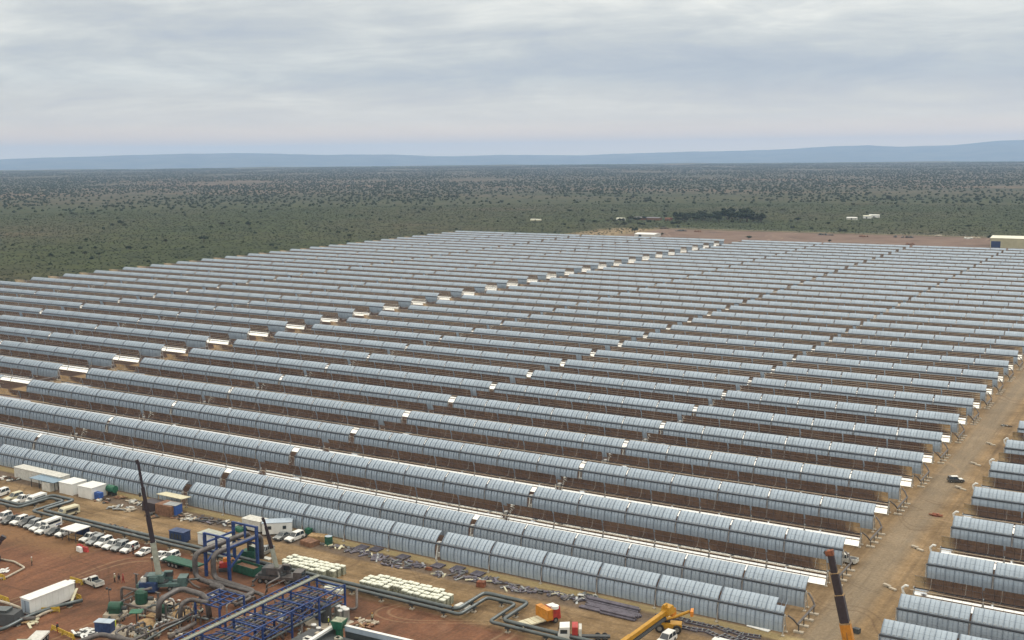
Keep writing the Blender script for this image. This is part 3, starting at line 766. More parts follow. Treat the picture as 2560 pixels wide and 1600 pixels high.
# ---------------------------------------------------------------- the building site in front: vehicles
def wheel_mesh(r, w):
    mb = MB(); mb.tube([(0, -w / 2, 0), (0, w / 2, 0)], r, 'rubber', 14); mb.tube([(0, -w / 2 - .01, 0), (0, w / 2 + .01, 0)], r * .55, 'silver', 10); return mb.mesh('wheel')
WH = {(.37, .24): wheel_mesh(.37, .24), (.52, .3): wheel_mesh(.52, .3), (.75, .5): wheel_mesh(.75, .5)}
def wheels(t, xs, hw, r=.37, w=.24):
    for x in xs:
        for s in (-1, 1): link('wheel', WH[(r, w)], t, (x, s * (hw - w / 2 + .02), r))
def car(kind, paint, loc, rz, label, group=None, name='parked_car', cat='car'):
    """x is the length axis, +x the nose"""
    t = empty(name, loc, rz, label, cat, group)
    mb = MB()
    if kind in ('suv', 'sedan', 'pickup'):
        L = {'suv': 4.7, 'sedan': 4.4, 'pickup': 5.2}[kind]; h = L / 2; bz = 1.02 if kind != 'sedan' else .88
        g0, g1, gt = {'suv': (-h + .15, h - 1.45, 1.78), 'sedan': (-h + .75, h - 1.25, 1.42), 'pickup': (-.75, h - 1.5, 1.75)}[kind]
        mb.prism([(-h, .42), (-h + .05, bz - .05), (-h + .15, bz), (h - 1.2, bz), (h - .25, bz - .14), (h, .72), (h - .02, .38), (h - .5, .30), (-h + .4, .30)], -.90, .90, paint)
        # roof slab and pillars
        rf0, rf1 = (g0 + .15, g1 - .75) if kind != 'sedan' else (g0 + .7, g1 - .75)
        mb.box(((rf0 + rf1) / 2, 0, gt - .03), (rf1 - rf0, 1.42, .07), paint)
        for s in (-1, 1):
            for a, b_ in ((g0 + .03, rf0 + .05), ((g0 + g1) / 2 - .2, (rf0 + rf1) / 2 - .1), (g1 - .05, rf1 - .04)):
                mb.tube([(a, s * .80, bz - .02), (b_, s * .68, gt - .04)], .055, paint, 4)
        if kind == 'pickup':
            for s in (-1, 1): mb.box((-h + .95, s * .84, bz + .06), (1.7, .10, .16), paint)
            mb.box((-h + .06, 0, bz + .06), (.1, 1.7, .16), paint)
        mb.build('body', t)
        gl = MB(); y0, y1 = .83, .66
        gl.add([(g0, -y0, bz - .01), (g1, -y0, bz - .01), (g1, y0, bz - .01), (g0, y0, bz - .01), (rf0, -y1, gt - .06), (rf1, -y1, gt - .06), (rf1, y1, gt - .06), (rf0, y1, gt - .06)],
               [(0, 1, 5, 4), (1, 2, 6, 5), (2, 3, 7, 6), (3, 0, 4, 7), (4, 5, 6, 7)], 'glass')
        gl.build('windows', t)
        if kind == 'pickup':
            b = MB(); b.box((-h + .93, 0, bz + .012), (1.55, 1.5, .02), 'dark_grey'); b.build('cargo_bed', t)
        for s in (-1, 1):
            hl = MB(); hl.box((h - .03, s * .66, .70), (.10, .34, .16), 'white_paint'); hl.build('headlight', t)
        bm_ = MB(); bm_.box((h + .02, 0, .45), (.12, 1.6, .2), 'dark_grey'); bm_.box((h + .005, 0, .68), (.03, .9, .16), 'dark_grey'); bm_.build('bumper', t)
        wheels(t, (-h + .85, h - .9), .9)
    else:                                   # minibus / van
        L = 5.0 if kind == 'van' else 5.9; h = L / 2; H = 2.1 if kind == 'van' else 2.55
        mb.prism([(-h, .4), (-h, H - .1), (-h + .1, H), (h - 1.2, H), (h - .95, H - .12), (h - .55, 1.35), (h - .1, 1.1), (h, .8), (h, .35)], -.95, .95, paint)
        mb.build('body', t)
        gl = MB()
        for s in (-1, 1): gl.box((-.45, s * .952, H - .72), (L - 1.9, .02, .60), 'glass')
        gl.add([(h - .53, -.8, 1.42), (h - .53, .8, 1.42), (h - .90, .75, H - .2), (h - .90, -.75, H - .2)], [(0, 1, 2, 3)], 'glass'); gl.box((-h - .005, 0, H - .75), (.02, 1.5, .6), 'glass')
        gl.build('windows', t)
        if paint != 'blue_bright':
            st = MB()
            for s in (-1, 1): st.box((-.2, s * .953, .95), (L - 1.0, .015, .22), 'blue_bright' if kind == 'bus' else 'grey_car')
            st.build('side_stripe', t)
        for s in (-1, 1):
            hl = MB(); hl.box((h + .0, s * .7, .82), (.06, .3, .2), 'silver'); hl.build('headlight', t)
        wheels(t, (-h + 1.1, h - 1.0), .95)
    return t
def cpx(x, y, z=0): return at(x / 3.36, 1150 + y / 3.36, z)       # measured on an enlarged crop of the yard
DN = R(-84)                                                        # nose towards the red yard
row = [('suv', 'white_paint', 28, 500, 'white car cut by the left edge, first of the parked row'), ('pickup', 'grey_car', 95, 522, 'dark grey pickup second in the parked row'),
       ('suv', 'white_paint', 165, 532, 'white car between two dark grey cars in the parked row'), ('suv', 'grey_car', 228, 545, 'dark grey car fourth from the left in the parked row'),
       ('suv', 'silver', 280, 563, 'silver car just right of the fourth dark grey one'), ('suv', 'white_paint', 330, 585, 'white car directly left of the white pickup by the minibus'),
       ('pickup', 'white_paint', 382, 605, 'white pickup in front of the tall minibus'), ('sedan', 'grey_car', 458, 620, 'grey car half hidden under the tall minibus end'),
       ('suv', 'white_paint', 545, 632, 'white estate car just left of the carport'), ('pickup', 'white_paint', 755, 672, 'white pickup first right of the carport'),
       ('suv', 'silver', 805, 700, 'silver car second right of the carport'), ('suv', 'white_paint', 873, 712, 'white car third right of the carport'),
       ('pickup', 'white_paint', 948, 732, 'big white pickup with dark windscreen fourth right of the carport'), ('suv', 'silver', 1012, 750, 'silver car fifth right of the carport'),
       ('suv', 'white_paint', 1090, 765, 'white car sixth right of the carport beside a walking man'), ('sedan', 'white_paint', 1215, 790, 'small white car alone in a gap of the parked row'),
       ('sedan', 'white_paint', 1350, 822, 'white car partly behind the crane boom'), ('suv', 'white_paint', 1432, 838, 'long white car at the right end of the parked row')]
for k, p_, x, y, lab in row:
    t = car(k, p_, cpx(x, y), DN + rnd.uniform(-.05, .05), lab, 'cars parked in a row along the pipeline'); t.scale = (.92, .94, .92)
t = car('bus', 'white_paint', cpx(425, 580), DN, 'tall white minibus with blue stripe rising above the parked row', None, 'minibus', 'minibus'); t.scale = (.88, .92, .9)
car('suv', 'cream', cpx(118, 335), R(-92), 'beige car parked alone behind the pipeline, left of the white pickup', 'vehicles behind the pipeline loop')
car('pickup', 'white_paint', cpx(190, 352), R(-88), 'white pickup next to the beige car behind the pipeline', 'vehicles behind the pipeline loop')
car('van', 'white_paint', cpx(305, 362), R(-85), 'white van with blue windows inside the bend of the pipeline', 'vehicles behind the pipeline loop', 'van', 'van')
car('van', 'cream', cpx(575, 466), R(-95), 'cream minibus right of the pipeline loop', 'vehicles behind the pipeline loop', 'minibus', 'minibus')
car('suv', 'white_paint', cpx(5, 302), R(-80), 'white car cut by the left edge behind the pipeline', 'vehicles behind the pipeline loop')
car('pickup', 'white_dirty', cpx(785, 1048), R(172), 'lone white pickup standing broadside on the red yard', None)
car('sedan', 'silver', at(706, 1346), R(-88), 'grey car beside the right white site cabin', 'cars by the site cabins')
car('suv', 'white_paint', at(737, 1350), R(-92), 'white car right of the grey car by the cabin', 'cars by the site cabins')
car('pickup', 'silver', at(661, 1385), R(-80), 'grey pickup behind the blue steel gantry', 'cars by the site cabins')
car('pickup', 'white_dirty', at(2112, 1404), R(172), 'white pickup at the end of the fourth row beside the service road', None)
cr = car('suv', 'grey_car', at(2389, 1205), R(28), 'dark car with a white bonnet and roof driving on the service road', None)
mb = MB(); mb.box((1.35, 0, 1.05), (1.1, 1.6, .04), 'white_paint'); mb.build('bonnet', cr); mb = MB(); mb.box((-.4, 0, 1.81), (1.9, 1.4, .03), 'white_paint'); mb.build('roof_panel', cr); cr.scale = (.85, .85, .85)
car('suv', 'white_paint', at(1665, 1608), R(-95), 'white car at the bottom edge below the yellow loader', None)

def box_thing(name, label, cat, loc, rz, dims, m, group=None, roof=None, door=None, win=0, over=.12, z0=0.0, rise=0):
    t = empty(name, loc, rz, label, cat, group); w, d, h = dims
    mb = MB(); mb.box((0, 0, z0 + h / 2), (w, d, h), m)
    n = int(w / 1.1)
    for k in range(1, n):                    # sheet ribs
        for s in (-1, 1): mb.box((-w / 2 + k * w / n, s * (d / 2 + .012), z0 + h / 2), (.06, .03, h - .2), m)
    mb.build('wall', t)
    if roof: 
        mb = MB()
        if rise: mb.prism([(-w / 2 - over, z0 + h + .01), (w / 2 + over, z0 + h + .01), (w / 2 + over, z0 + h + .08), (-w / 2 - over, z0 + h + .08)], -d / 2 - over, d / 2 + over, roof)
        else: mb.box((0, 0, z0 + h + .05), (w + 2 * over, d + 2 * over, .09), roof)
        for k in range(1, n): mb.box((-w / 2 + k * w / n, 0, z0 + h + .11), (.05, d + over, .03), roof)
        mb.build('roof', t)
    if door:
        mb = MB(); mb.box((door, -d / 2 - .04, z0 + 1.0), (.9, .06, 2.0), 'dark_grey'); mb.build('door', t)
    for k in range(win):
        mb = MB(); mb.box((-w / 2 + (k + .5) * w / win, -d / 2 - .045, z0 + h * .58), (.75, .06, .75), 'glass'); mb.build('window', t)
    if z0 > 0:
        for sx in (-1, 1):
            mb = MB(); mb.box((sx * w * .35, 0, z0 / 2), (.3, d * .9, z0), 'dark_grey'); mb.build('foot', t)
    return t
# white site stores in a line behind the parked cars
def gspan(a, b): return a, b
p0, p1 = cpx(118, 170), cpx(500, 240)
box_thing('site_store', 'long pale grey-white site store beside the front collector row', 'building', ((p0.x + p1.x) / 2 - 1, p0.y + 2.9, 0), R(-1), (19, 2.8, 2.8), 'white_dirty', 'site stores in a line', 'white_dirty')
t = empty('canopy', cpx(390, 240), 0, 'flat blue-roofed canopy on posts in front of the long store', 'canopy')
mb = MB(); mb.box((0, .3, 2.45), (9.6, 3.4, .12), 'blue_roof'); mb.build('roof', t)
for x in (-4.6, -1.5, 1.5, 4.6):
    for y in (-.9, 2.0): mb = MB(); mb.box((x, y, 1.2), (.14, .14, 2.36), 'dark_grey'); mb.build('post', t)
box_thing('storage_container', 'pale grey container under the right end of the blue canopy', 'container', cpx(384, 262) + Vector((0, 1.2, 0)), 0, (3.2, 2.2, 2.2), 'white_dirty', 'site stores in a line')
box_thing('storage_container', 'left one of two big white containers by the blue canopy', 'container', cpx(562, 285) + Vector((0, 1.9, 0)), 0, (4.8, 4.4, 2.8), 'white_paint', 'site stores in a line', 'white_paint')
box_thing('storage_container', 'right one of two big white containers next to the green tank', 'container', cpx(724, 318) + Vector((0, 1.9, 0)), 0, (5.0, 4.4, 2.8), 'white_paint', 'site stores in a line', 'white_paint')
t = empty('water_tank', cpx(915, 305), 0, 'green horizontal tank on a stand at the end of the white containers', 'tank')
mb = MB(); mb.tube([(-1.3, 1, 1.7), (1.3, 1, 1.7)], .9, 'green', 14); mb.build('barrel', t)
for x in (-.8, .8): mb = MB(); mb.box((x, 1, .5), (.2, 1.4, 1.0), 'dark_grey'); mb.build('leg', t)
t = box_thing('skip_box', 'small bright blue box at the corner of the right white container', 'box', cpx(825, 325), 0, (2.6, 1.2, 1.7), 'blue_bright')
box_thing('tool_container', 'blue container beside the brown shack', 'container', cpx(1440, 465) + Vector((0, .6, 0)), R(8), (3.4, 2.4, 2.6), 'blue_bright', None, 'silver')
t = empty('shack', cpx(1345, 460), 0, 'brown timber shack with a cream lean-to roof behind the crane boom', 'shack')
mb = MB(); mb.box((1.4, 1.5, 1.3), (5.2, 3.6, 2.6), 'brown_box'); mb.box((-4.2, 1.8, 1.1), (4.4, 3.0, 2.2), 'crane_black'); mb.build('wall', t)
mb = MB(); mb.box((-1, 5.2, 3.1), (8.5, 3.0, .12), 'cream', rx=R(-5)); mb.build('roof', t)
for x in (-4.8, 2.8): mb = MB(); mb.box((x, 4.0, 1.5), (.15, .15, 3.0), 'wood'); mb.build('post', t)
t = box_thing('generator', 'dark blue generator on skids beyond the pipeline', 'generator', cpx(1490, 695) + Vector((0, .8, 0)), R(4), (4.0, 2.2, 2.1), 'blue_box', None, 'blue_box', z0=.4)
for x in (-1.2, -.4, .4, 1.2): mb = MB(); mb.box((x, -1.13, 1.5), (.5, .06, 1.1), 'dark_grey'); mb.build('louvre', t)
# cabins
box_thing('site_cabin', 'white site cabin with two windows left of the blue gantry', 'cabin', at(527, 1375) + Vector((0, 1.6, 0)), R(-3), (8.0, 3.0, 2.5), 'white_paint', 'white site cabins', 'crane_grey', 3.0, 2, z0=.5)
box_thing('site_cabin', 'white site cabin with a pale blue roof next to the crane tip', 'cabin', at(682, 1338) + Vector((0, 1.6, 0)), R(38), (6.4, 2.9, 2.5), 'white_paint', 'white site cabins', 'mirror_back', None, 2, z0=.3)
box_thing('site_cabin', 'grey-white cabin seen behind the rear blue gantry frame', 'cabin', at(630, 1332) + Vector((-.5, 1.6, 0)), R(0), (5.4, 2.6, 2.3), 'white_dirty', 'white site cabins', 'white_dirty', z0=.4)
# carport in the parked row
t = empty('carport', cpx(640, 660), R(3), 'white flat-roofed carport standing in the parked row', 'carport')
mb = MB(); mb.box((0, 0, 2.5), (4.6, 4.2, .14), 'white_paint'); mb.build('roof', t)
for sx in (-1, 0, 1):
    for sy in (-1, 1): mb = MB(); mb.box((sx * 2.1, sy * 1.9, 1.22), (.14, .14, 2.44), 'dark_grey'); mb.build('post', t)
mb = MB(); mb.box((0, 1.9, 1.2), (4.0, .06, 2.2), 'blue_box'); mb.build('back_panel', t)
mb = MB(); mb.box((0, -.8, .5), (3.4, .5, .5), 'wood'); mb.box((0, .1, .8), (3.4, .9, .08), 'wood'); mb.build('bench', t)
# water filled barriers
for (x, y, m, lab) in [(668, 768, 'white_paint', 'white plastic barrier at the left of the red ones'), (675, 748, 'red', 'red plastic barrier behind the white one'), (714, 768, 'red', 'red plastic barrier right of the white one')]:
    t = empty('plastic_barrier', cpx(x, y), R(rnd.uniform(-10, 10)), lab, 'barrier', 'barriers on the red yard')
    mb = MB(); mb.prism([(-.95, 0), (.95, 0), (.85, .35), (.7, 1.0), (-.7, 1.0), (-.85, .35)], -.3, .3, m); mb.build('shell', t)
    mb = MB(); mb.box((0, 0, 1.05), (.5, .2, .12), m); mb.build('grip', t)
# people: one continuous skinned body each
def person(loc, rz, label, shirt, trousers, hat, pose=0):
    k = pose
    me = bpy.data.meshes.new('person')
    pts = {'pelvis': (0, 0, .95), 'belly': (0, .01, 1.12), 'chest': (0, 0, 1.34), 'neck': (0, 0, 1.50), 'head': (0, .02, 1.62), 'crown': (0, .01, 1.74)}
    st = (.0, .16, .26)[k % 3]
    for s, n in ((1, 'l'), (-1, 'r')):
        pts['hip' + n] = (.10 * s, 0, .90); pts['knee' + n] = (.11 * s, .05 + st * s * .7, .50); pts['ankle' + n] = (.12 * s, st * s, .09); pts['toe' + n] = (.13 * s, st * s + .15, .04)
        pts['sho' + n] = (.19 * s, 0, 1.42); pts['elb' + n] = (.25 * s, -st * s * .5 - .02, 1.14); pts['wri' + n] = (.25 * s, -st * s * .7 + .10, .90); pts['han' + n] = (.25 * s, -st * s * .7 + .15, .81)
    nm = list(pts); ix = {a: i for i, a in enumerate(nm)}
    ed = [('pelvis', 'belly'), ('belly', 'chest'), ('chest', 'neck'), ('neck', 'head'), ('head', 'crown')]
    for n in 'lr': ed += [('pelvis', 'hip' + n), ('hip' + n, 'knee' + n), ('knee' + n, 'ankle' + n), ('ankle' + n, 'toe' + n), ('chest', 'sho' + n), ('sho' + n, 'elb' + n), ('elb' + n, 'wri' + n), ('wri' + n, 'han' + n)]
    me.from_pydata([pts[a] for a in nm], [(ix[a], ix[b_]) for a, b_ in ed], [])
    o = link('person', me)
    md = o.modifiers.new('skin', 'SKIN')
    rad = {'pelvis': (.15, .11), 'belly': (.15, .11), 'chest': (.17, .12), 'neck': (.06, .06), 'head': (.085, .10), 'crown': (.07, .085), 'hip': (.09, .09), 'knee': (.062, .062), 'ankle': (.045, .045), 'toe': (.045, .035), 'sho': (.065, .065), 'elb': (.045, .045), 'wri': (.032, .03), 'han': (.045, .025)}
    for i, a in enumerate(nm):
        key = a if a in rad else a[:-1]
        me.skin_vertices[0].data[i].radius = rad[key]; me.skin_vertices[0].data[i].use_root = (a == 'pelvis')
    dg = bpy.context.evaluated_depsgraph_get(); ev = o.evaluated_get(dg); m2 = bpy.data.meshes.new_from_object(ev)
    o.modifiers.clear(); o.data = m2; m2.materials.clear()
    for m_ in (trousers, shirt, 'skin'): m2.materials.append(MATS[m_])
    for f in m2.polygons:
        c = f.center; f.material_index = 2 if (c.z > 1.5 or (abs(c.x) > .2 and c.z < .93 and c.z > .74)) else (1 if c.z > .95 else 0)
        f.use_smooth = True
    o.location = loc; o.rotation_euler.z = rz; tag(o, label, 'person')
    mb = MB(); mb.lathe((0, .015, 1.70), [(.13, 0), (.125, .06), (.09, .12), (.03, .145)], hat, 12); h_ = mb.build('helmet', o)
    return o
people = [(270, 885, 0, 'cloth_tan', 'cloth_dark', 'white_paint', 'person in a tan shirt standing alone on the open red yard'), (966, 1028, 1, 'cloth_tan', 'cloth_dark', 'white_paint', 'person in tan, left of the three walking together'),
          (1001, 1030, 2, 'cloth_dark', 'cloth_dark', 'cloth_dark', 'person in dark clothes, middle of the three walking together'), (1036, 1032, 1, 'cloth_red', 'cloth_red', 'red', 'person in red, right of the three walking together'),
          (1120, 790, 1, 'cloth_dark', 'cloth_dark', 'red', 'person in dark clothes walking past the parked white car'), (485, 1448, 0, 'cloth_dark', 'cloth_red', 'red', 'person in dark clothes near the truck cab at the bottom'),
          (1245, 1510, 0, 'hivis', 'blue_box', 'white_paint', 'person in a yellow vest among the pumps')]
for i, (x, y, k, sh, tr_, ht, lab) in enumerate(people): person(cpx(x, y), rnd.uniform(0, 6.28), lab, sh, tr_, ht, k)
person(at(931, 1556), 1.2, 'person in tan on the red soil right of the tanks', 'cloth_tan', 'cloth_dark', 'yellow', 1)
person(at(822, 1566), 2.2, 'person in yellow vest by the tank corner', 'hivis', 'cloth_dark', 'white_paint', 0)
person(at(1132, 1537), .4, 'person in dark clothes standing at the pipeline bend', 'cloth_dark', 'cloth_dark', 'yellow', 0)

# the long insulated pipeline pair with its expansion loops
def pipe_thing(name, label, path, r, m, sup=None, step=6.0, z0=0, n=10, cat='pipe', group=None):
    t = empty(name, path[0] * 1 - Vector((0, 0, path[0].z)), 0, label, cat, group)
    o0 = Vector((path[0].x, path[0].y, 0)); q = [p - o0 for p in path]
    out = [q[0]]
    for i in range(1, len(q) - 1):           # rounded corners
        a, b_, c = q[i - 1], q[i], q[i + 1]; d1, d2 = (a - b_), (c - b_); R_ = min(3.2 * r, d1.length * .45, d2.length * .45)
        s_, e_ = b_ + d1.normalized() * R_, b_ + d2.normalized() * R_
        for k in range(6):
            u = k / 5; out.append(s_ * (1 - u) ** 2 + b_ * 2 * u * (1 - u) + e_ * u * u)
    out.append(q[-1])
    mb = MB(); mb.tube(out, r, m, n); mb.build('pipe', t, True)
    if sup:
        for i in range(len(q) - 1):
            d = q[i + 1] - q[i]
            if abs(d.z) > .6 * d.length or d.length < 3: continue
            k = max(1, int(d.length / step))
            for j in range(k):
                p = q[i] + d * ((j + .5) / k)
                mb = MB(); mb.box((p.x, p.y, (p.z - r) / 2), (.18, .18, max(.1, p.z - r)), sup); mb.box((p.x, p.y, p.z - r - .05), (.9, .9, .1), sup); mb.box((p.x, p.y, .08), (.8, .8, .16), 'concrete'); mb.build('support', t)
    return t
def V(x, y, z): return Vector((x, y, z))
for k, (dy, dx, lab) in enumerate([(0, 0, 'rear pipe'), (-1.7, 1.6, 'front pipe')]):
    z = 1.15; y = -24.0 + dy
    pts = [V(60, y, z), V(113.6 - dx * .2 + k * 1.8, y, z), V(113.6 - dx * .2 + k * 1.8, -15.2 + dy, z), V(121.8 - k * 1.6, -15.2 + dy, z), V(121.8 - k * 1.6, y, z), V(238.6 + k * 1.7, y, z), V(238.6 + k * 1.7, -14.9 + dy, z), V(248.2 - k * 1.7, -14.9 + dy, z), V(248.2 - k * 1.7, y, z), V(300, y, z)]
    pipe_thing('insulated_pipeline', f'grey insulated pipeline with square loops, the {lab} of the pair', pts, .38 if k == 0 else .33, 'pipe_clad', 'dark_grey', 7.0, cat='pipeline', group='twin pipelines past the parked cars')

# ---------------------------------------------------------------- cranes
def boom(t, a, b, w0, w1, cuts, mats_, ring=None, headm=None):
    """telescopic boom as stepped box sections from a to b (local)"""
    d = (b - a); L = d.length; u = d.normalized(); q = d.to_track_quat('X', 'Z').to_matrix()
    for i in range(len(cuts) - 1):
        s0, s1 = cuts[i], cuts[i + 1]; w = w0 + (w1 - w0) * i / max(1, len(cuts) - 2)
        mb = MB(); c = a + u * (L * (s0 + s1) / 2)
        vs = [(x * L * (s1 - s0) / 2 + 0, y * w / 2, z * w * .62) for x in (-1, 1) for y, z in ((-1, -.6), (-.6, -1), (.6, -1), (1, -.6), (1, 1), (-1, 1))]
        vs = [q @ Vector(v) + c for v in vs]
        mb.add(vs, [tuple(range(6)), tuple(range(6, 12))[::-1]] + [(j, (j + 1) % 6, 6 + (j + 1) % 6, 6 + j) for j in range(6)], mats_[i]); mb.build('boom_section', t)
        if i:
            mb = MB(); mb.T = Matrix.Translation(a + u * (L * s0)) @ q.to_4x4(); mb.box((0, 0, w * .08), (.22, w * 1.18, w * 1.4), ring or mats_[i - 1]); mb.build('collar', t)
    mb = MB(); mb.T = Matrix.Translation(b) @ q.to_4x4(); mb.box((.15, 0, -.1), (.8, w1 * 1.25, w1 * 1.5), headm or mats_[-1]); mb.tube([(.3, -w1 * .45, -w1 * .8), (.3, w1 * .45, -w1 * .8)], w1 * .42, 'dark_grey', 10); mb.build('boom_head', t)
def crane(loc, rz, a, tip, w, cuts, mats_, paint, label, cabm=None, hook=6, ring=None, headm=None):
    """carrier along local x; a is the boom foot, tip in local coordinates"""
    t = empty('mobile_crane', loc, rz, label, 'crane')
    mb = MB(); mb.box((0, 0, 1.25), (9.5, 2.5, .6), paint); mb.box((3.9, 0, 1.9), (1.7, 2.4, 1.5), paint); mb.box((-3, 0, 1.75), (2.4, 2.2, .5), 'dark_grey'); mb.build('carrier', t)
    mb = MB(); mb.box((4.77, 0, 2.15), (.04, 2.0, .7), 'glass'); mb.build('windscreen', t)
    mb = MB(); mb.lathe((0, 0, 1.55), [(1.1, 0), (1.1, .3)], 'dark_grey'); mb.box((-1.2, 0, 2.5), (3.0, 2.3, 1.4), paint); mb.build('superstructure', t)
    mb = MB(); mb.box((-2.9, 0, 2.5), (.9, 2.5, 1.3), 'dark_grey'); mb.build('counterweight', t)
    mb = MB(); mb.box((.9, 1.05, 2.5), (1.5, .9, 1.7), cabm or paint); mb.box((1.1, 1.05, 2.75), (1.3, .94, .8), 'glass'); mb.build('cab', t)
    for x in (-3.8, -2.5, 1.6, 3.2): 
        for s in (-1, 1): link('wheel', WH[(.52, .3)], t, (x, s * 1.1, .52))
    for x in (-4.6, 2.5):
        mb = MB(); mb.box((x, 0, .9), (.3, 5.6, .3), 'dark_grey')
        for s in (-1, 1): mb.box((x, s * 2.7, .5), (.16, .16, .8), 'silver'); mb.box((x, s * 2.7, .06), (.6, .6, .12), 'dark_grey')
        mb.build('outrigger', t)
    boom(t, a, tip, w[0], w[1], cuts, mats_, ring, headm)
    q_ = tip - a; mb = MB(); mb.tube([tuple(a + V(-1.2, 0, 1.0)), tuple(a + q_ * .5 + V(0, 0, w[0] * 1.1)), tuple(tip + V(0, 0, w[1]))], .035, 'dark_grey', 4); mb.build('hoist_rope', t)
    mb = MB(); m_ = a + (tip - a) * .17; mb.tube([(a.x + .9, a.y, 1.9), tuple(m_)], .16, 'silver', 6); mb.build('lift_cylinder', t)
    if hook:
        mb = MB(); mb.tube([tuple(tip + V(0, 0, -.2)), (tip.x, tip.y, tip.z - hook)], .03, 'dark_grey', 4); mb.box((tip.x, tip.y, tip.z - hook - .3), (.35, .3, .7), 'dark_grey'); mb.build('hook', t)
    return t
def tip_at(base, x, y):                       # boom tip seen at (x, y), above a line through base across the view
    return Vector((0, 0, zat(x, y, base)))
def crane_px(bx, by, x, y, rz, **k):
    base = at(bx, by); d = FWD + RT * ((x - 1280) / F_PX) + UP * ((800 - y) / F_PX)
    t_ = math.hypot(base.x - CAM.x, base.y - CAM.y) / math.hypot(d.x, d.y)
    tip = CAM + d * t_ - base; tip.rotate(Matrix.Rotation(-rz, 3, 'Z'))
    return crane(base, rz, V(-.6, 0, 2.6), tip, **k)
crane_px(408, 1474, 345, 1156, R(35), w=(.88, .40), cuts=(0, .30, .53, .78, 1), mats_=('crane_grey', 'crane_black', 'crane_black', 'crane_black'), paint='crane_teal', label='teal mobile crane with a tall black and grey boom among the pumps', cabm='crane_teal')
crane_px(702, 1456, 660, 1300, R(20), w=(.72, .36), cuts=(0, .42, .68, .86, 1), mats_=('crane_grey', 'crane_black', 'crane_black', 'crane_black'), paint='pipe_grey', label='grey mobile crane with a short black boom leaning beside the blue gantry', hook=0)
crane_px(2135, 1690, 2076, 1384, R(80), w=(1.35, .80), cuts=(0, .36, .62, .82, 1), mats_=('crane_orange', 'crane_black', 'crane_black', 'crane_black'), paint='crane_orange', label='orange crane boom with a black upper part beside the service road', hook=0, ring='wood', headm='rust')
# yellow boom reaching in from the bottom edge, with its cab and sheave head
b0 = at(1545, 1640); t = empty('mobile_crane', b0, 0, 'yellow telescopic boom reaching in from the bottom edge beside the loader', 'crane')
P1 = at(1500, 1650, 2.6) - b0; P2 = at(1662, 1532, 5.5) - b0
boom(t, P1, P2, .85, .70, (0, .45, 1), ('yellow', 'yellow'))
mb = MB(); d = (P2 - P1).normalized(); sdv = d.cross(V(0, 0, 1)).normalized()
for f in (.06, .94): pass
mb.tube([tuple(P1 + sdv * .15 + V(0, 0, -.9)), tuple(P2 + V(0, 0, -.9))], .42, 'dark_grey', 8); mb.build('inner_boom', t)
mb = MB(); mb.T = Matrix.Translation(P2) @ d.to_track_quat('X', 'Z').to_matrix().to_4x4(); mb.box((.9, 0, .3), (2.0, 1.9, 1.3), 'yellow', taper=(.6, .8)); mb.box((1.7, 0, -.6), (1.1, 1.3, 1.2), 'orange'); mb.box((.3, 0, 1.2), (.8, .4, .6), 'yellow'); mb.build('boom_nose', t)
mb = MB(); mb.box((-3.5, -6.5, 1.3), (8.5, 2.6, 1.0), 'yellow', rz=R(40)); mb.box((-5.5, -8.2, 2.4), (3, 2.2, 1.6), 'yellow', rz=R(40)); mb.build('carrier', t)
for x, y in ((-1, -4), (-6, -8.5), (-.2, -5), (-5.2, -9.5)): link('wheel', WH[(.75, .5)], t, (x, y, .75))
# yellow telehandler
t = empty('wheel_loader', at(1672, 1577), R(18), 'yellow loader with raised arm and white cab roof on the tan ground', 'loader')
mb = MB(); mb.box((0, 0, 1.15), (4.4, 1.7, .9), 'yellow'); mb.box((-1.9, 0, 1.5), (1.2, 1.6, .9), 'yellow'); mb.build('chassis', t)
mb = MB(); mb.box((-.5, .3, 2.1), (1.5, 1.1, 1.1), 'glass'); mb.build('cab', t); mb = MB(); mb.box((-.5, .3, 2.72), (1.7, 1.3, .14), 'white_paint'); mb.build('cab_roof', t)
mb = MB(); mb.tube([(-1.9, -.5, 1.9), (1.2, -.5, 2.9), (3.6, -.5, 4.1)], .26, 'yellow', 6); mb.box((4.0, -.5, 3.9), (.5, 1.6, .9), 'orange'); mb.build('lift_arm', t)
for x in (-1.5, 1.5):
    for s in (-1, 1): link('wheel', WH[(.75, .5)], t, (x, s * .95, .75))
# orange flatbed truck seen from behind-left
t = empty('flatbed_truck', at(1345, 1562), R(66), 'orange truck with a pale flatbed and high orange headboard', 'truck')
mb = MB(); mb.box((-1.5, 0, 1.0), (5.0, 2.5, .22), 'cream'); mb.box((-1.5, 0, .75), (5.4, .9, .3), 'dark_grey'); mb.build('flatbed', t)
for k in range(4): mb = MB(); mb.box((-3.5 + k * 1.2, 0, 1.13), (.06, 2.4, .03), 'wood'); mb.build('deck_board', t)
mb = MB(); mb.box((1.4, 0, 2.0), (1.2, 3.6, 1.9), 'crane_orange'); mb.build('headboard', t)
mb = MB(); mb.box((3.2, 0, 1.7), (2.0, 2.4, 2.2), 'red', taper=(.85, .9)); mb.box((3.2, .3, 2.84), (1.5, 1.2, .12), 'white_paint'); mb.build('cab', t)
mb = MB(); mb.lathe((3.0, -1.0, 2.7), [(.7, 0), (.7, .5), (.3, .6)], 'white_paint'); mb.build('drum', t)
for x in (-3.6, -2.4, 3.0):
    for s in (-1, 1): link('wheel', WH[(.52, .3)], t, (x, s * 1.1, .52))
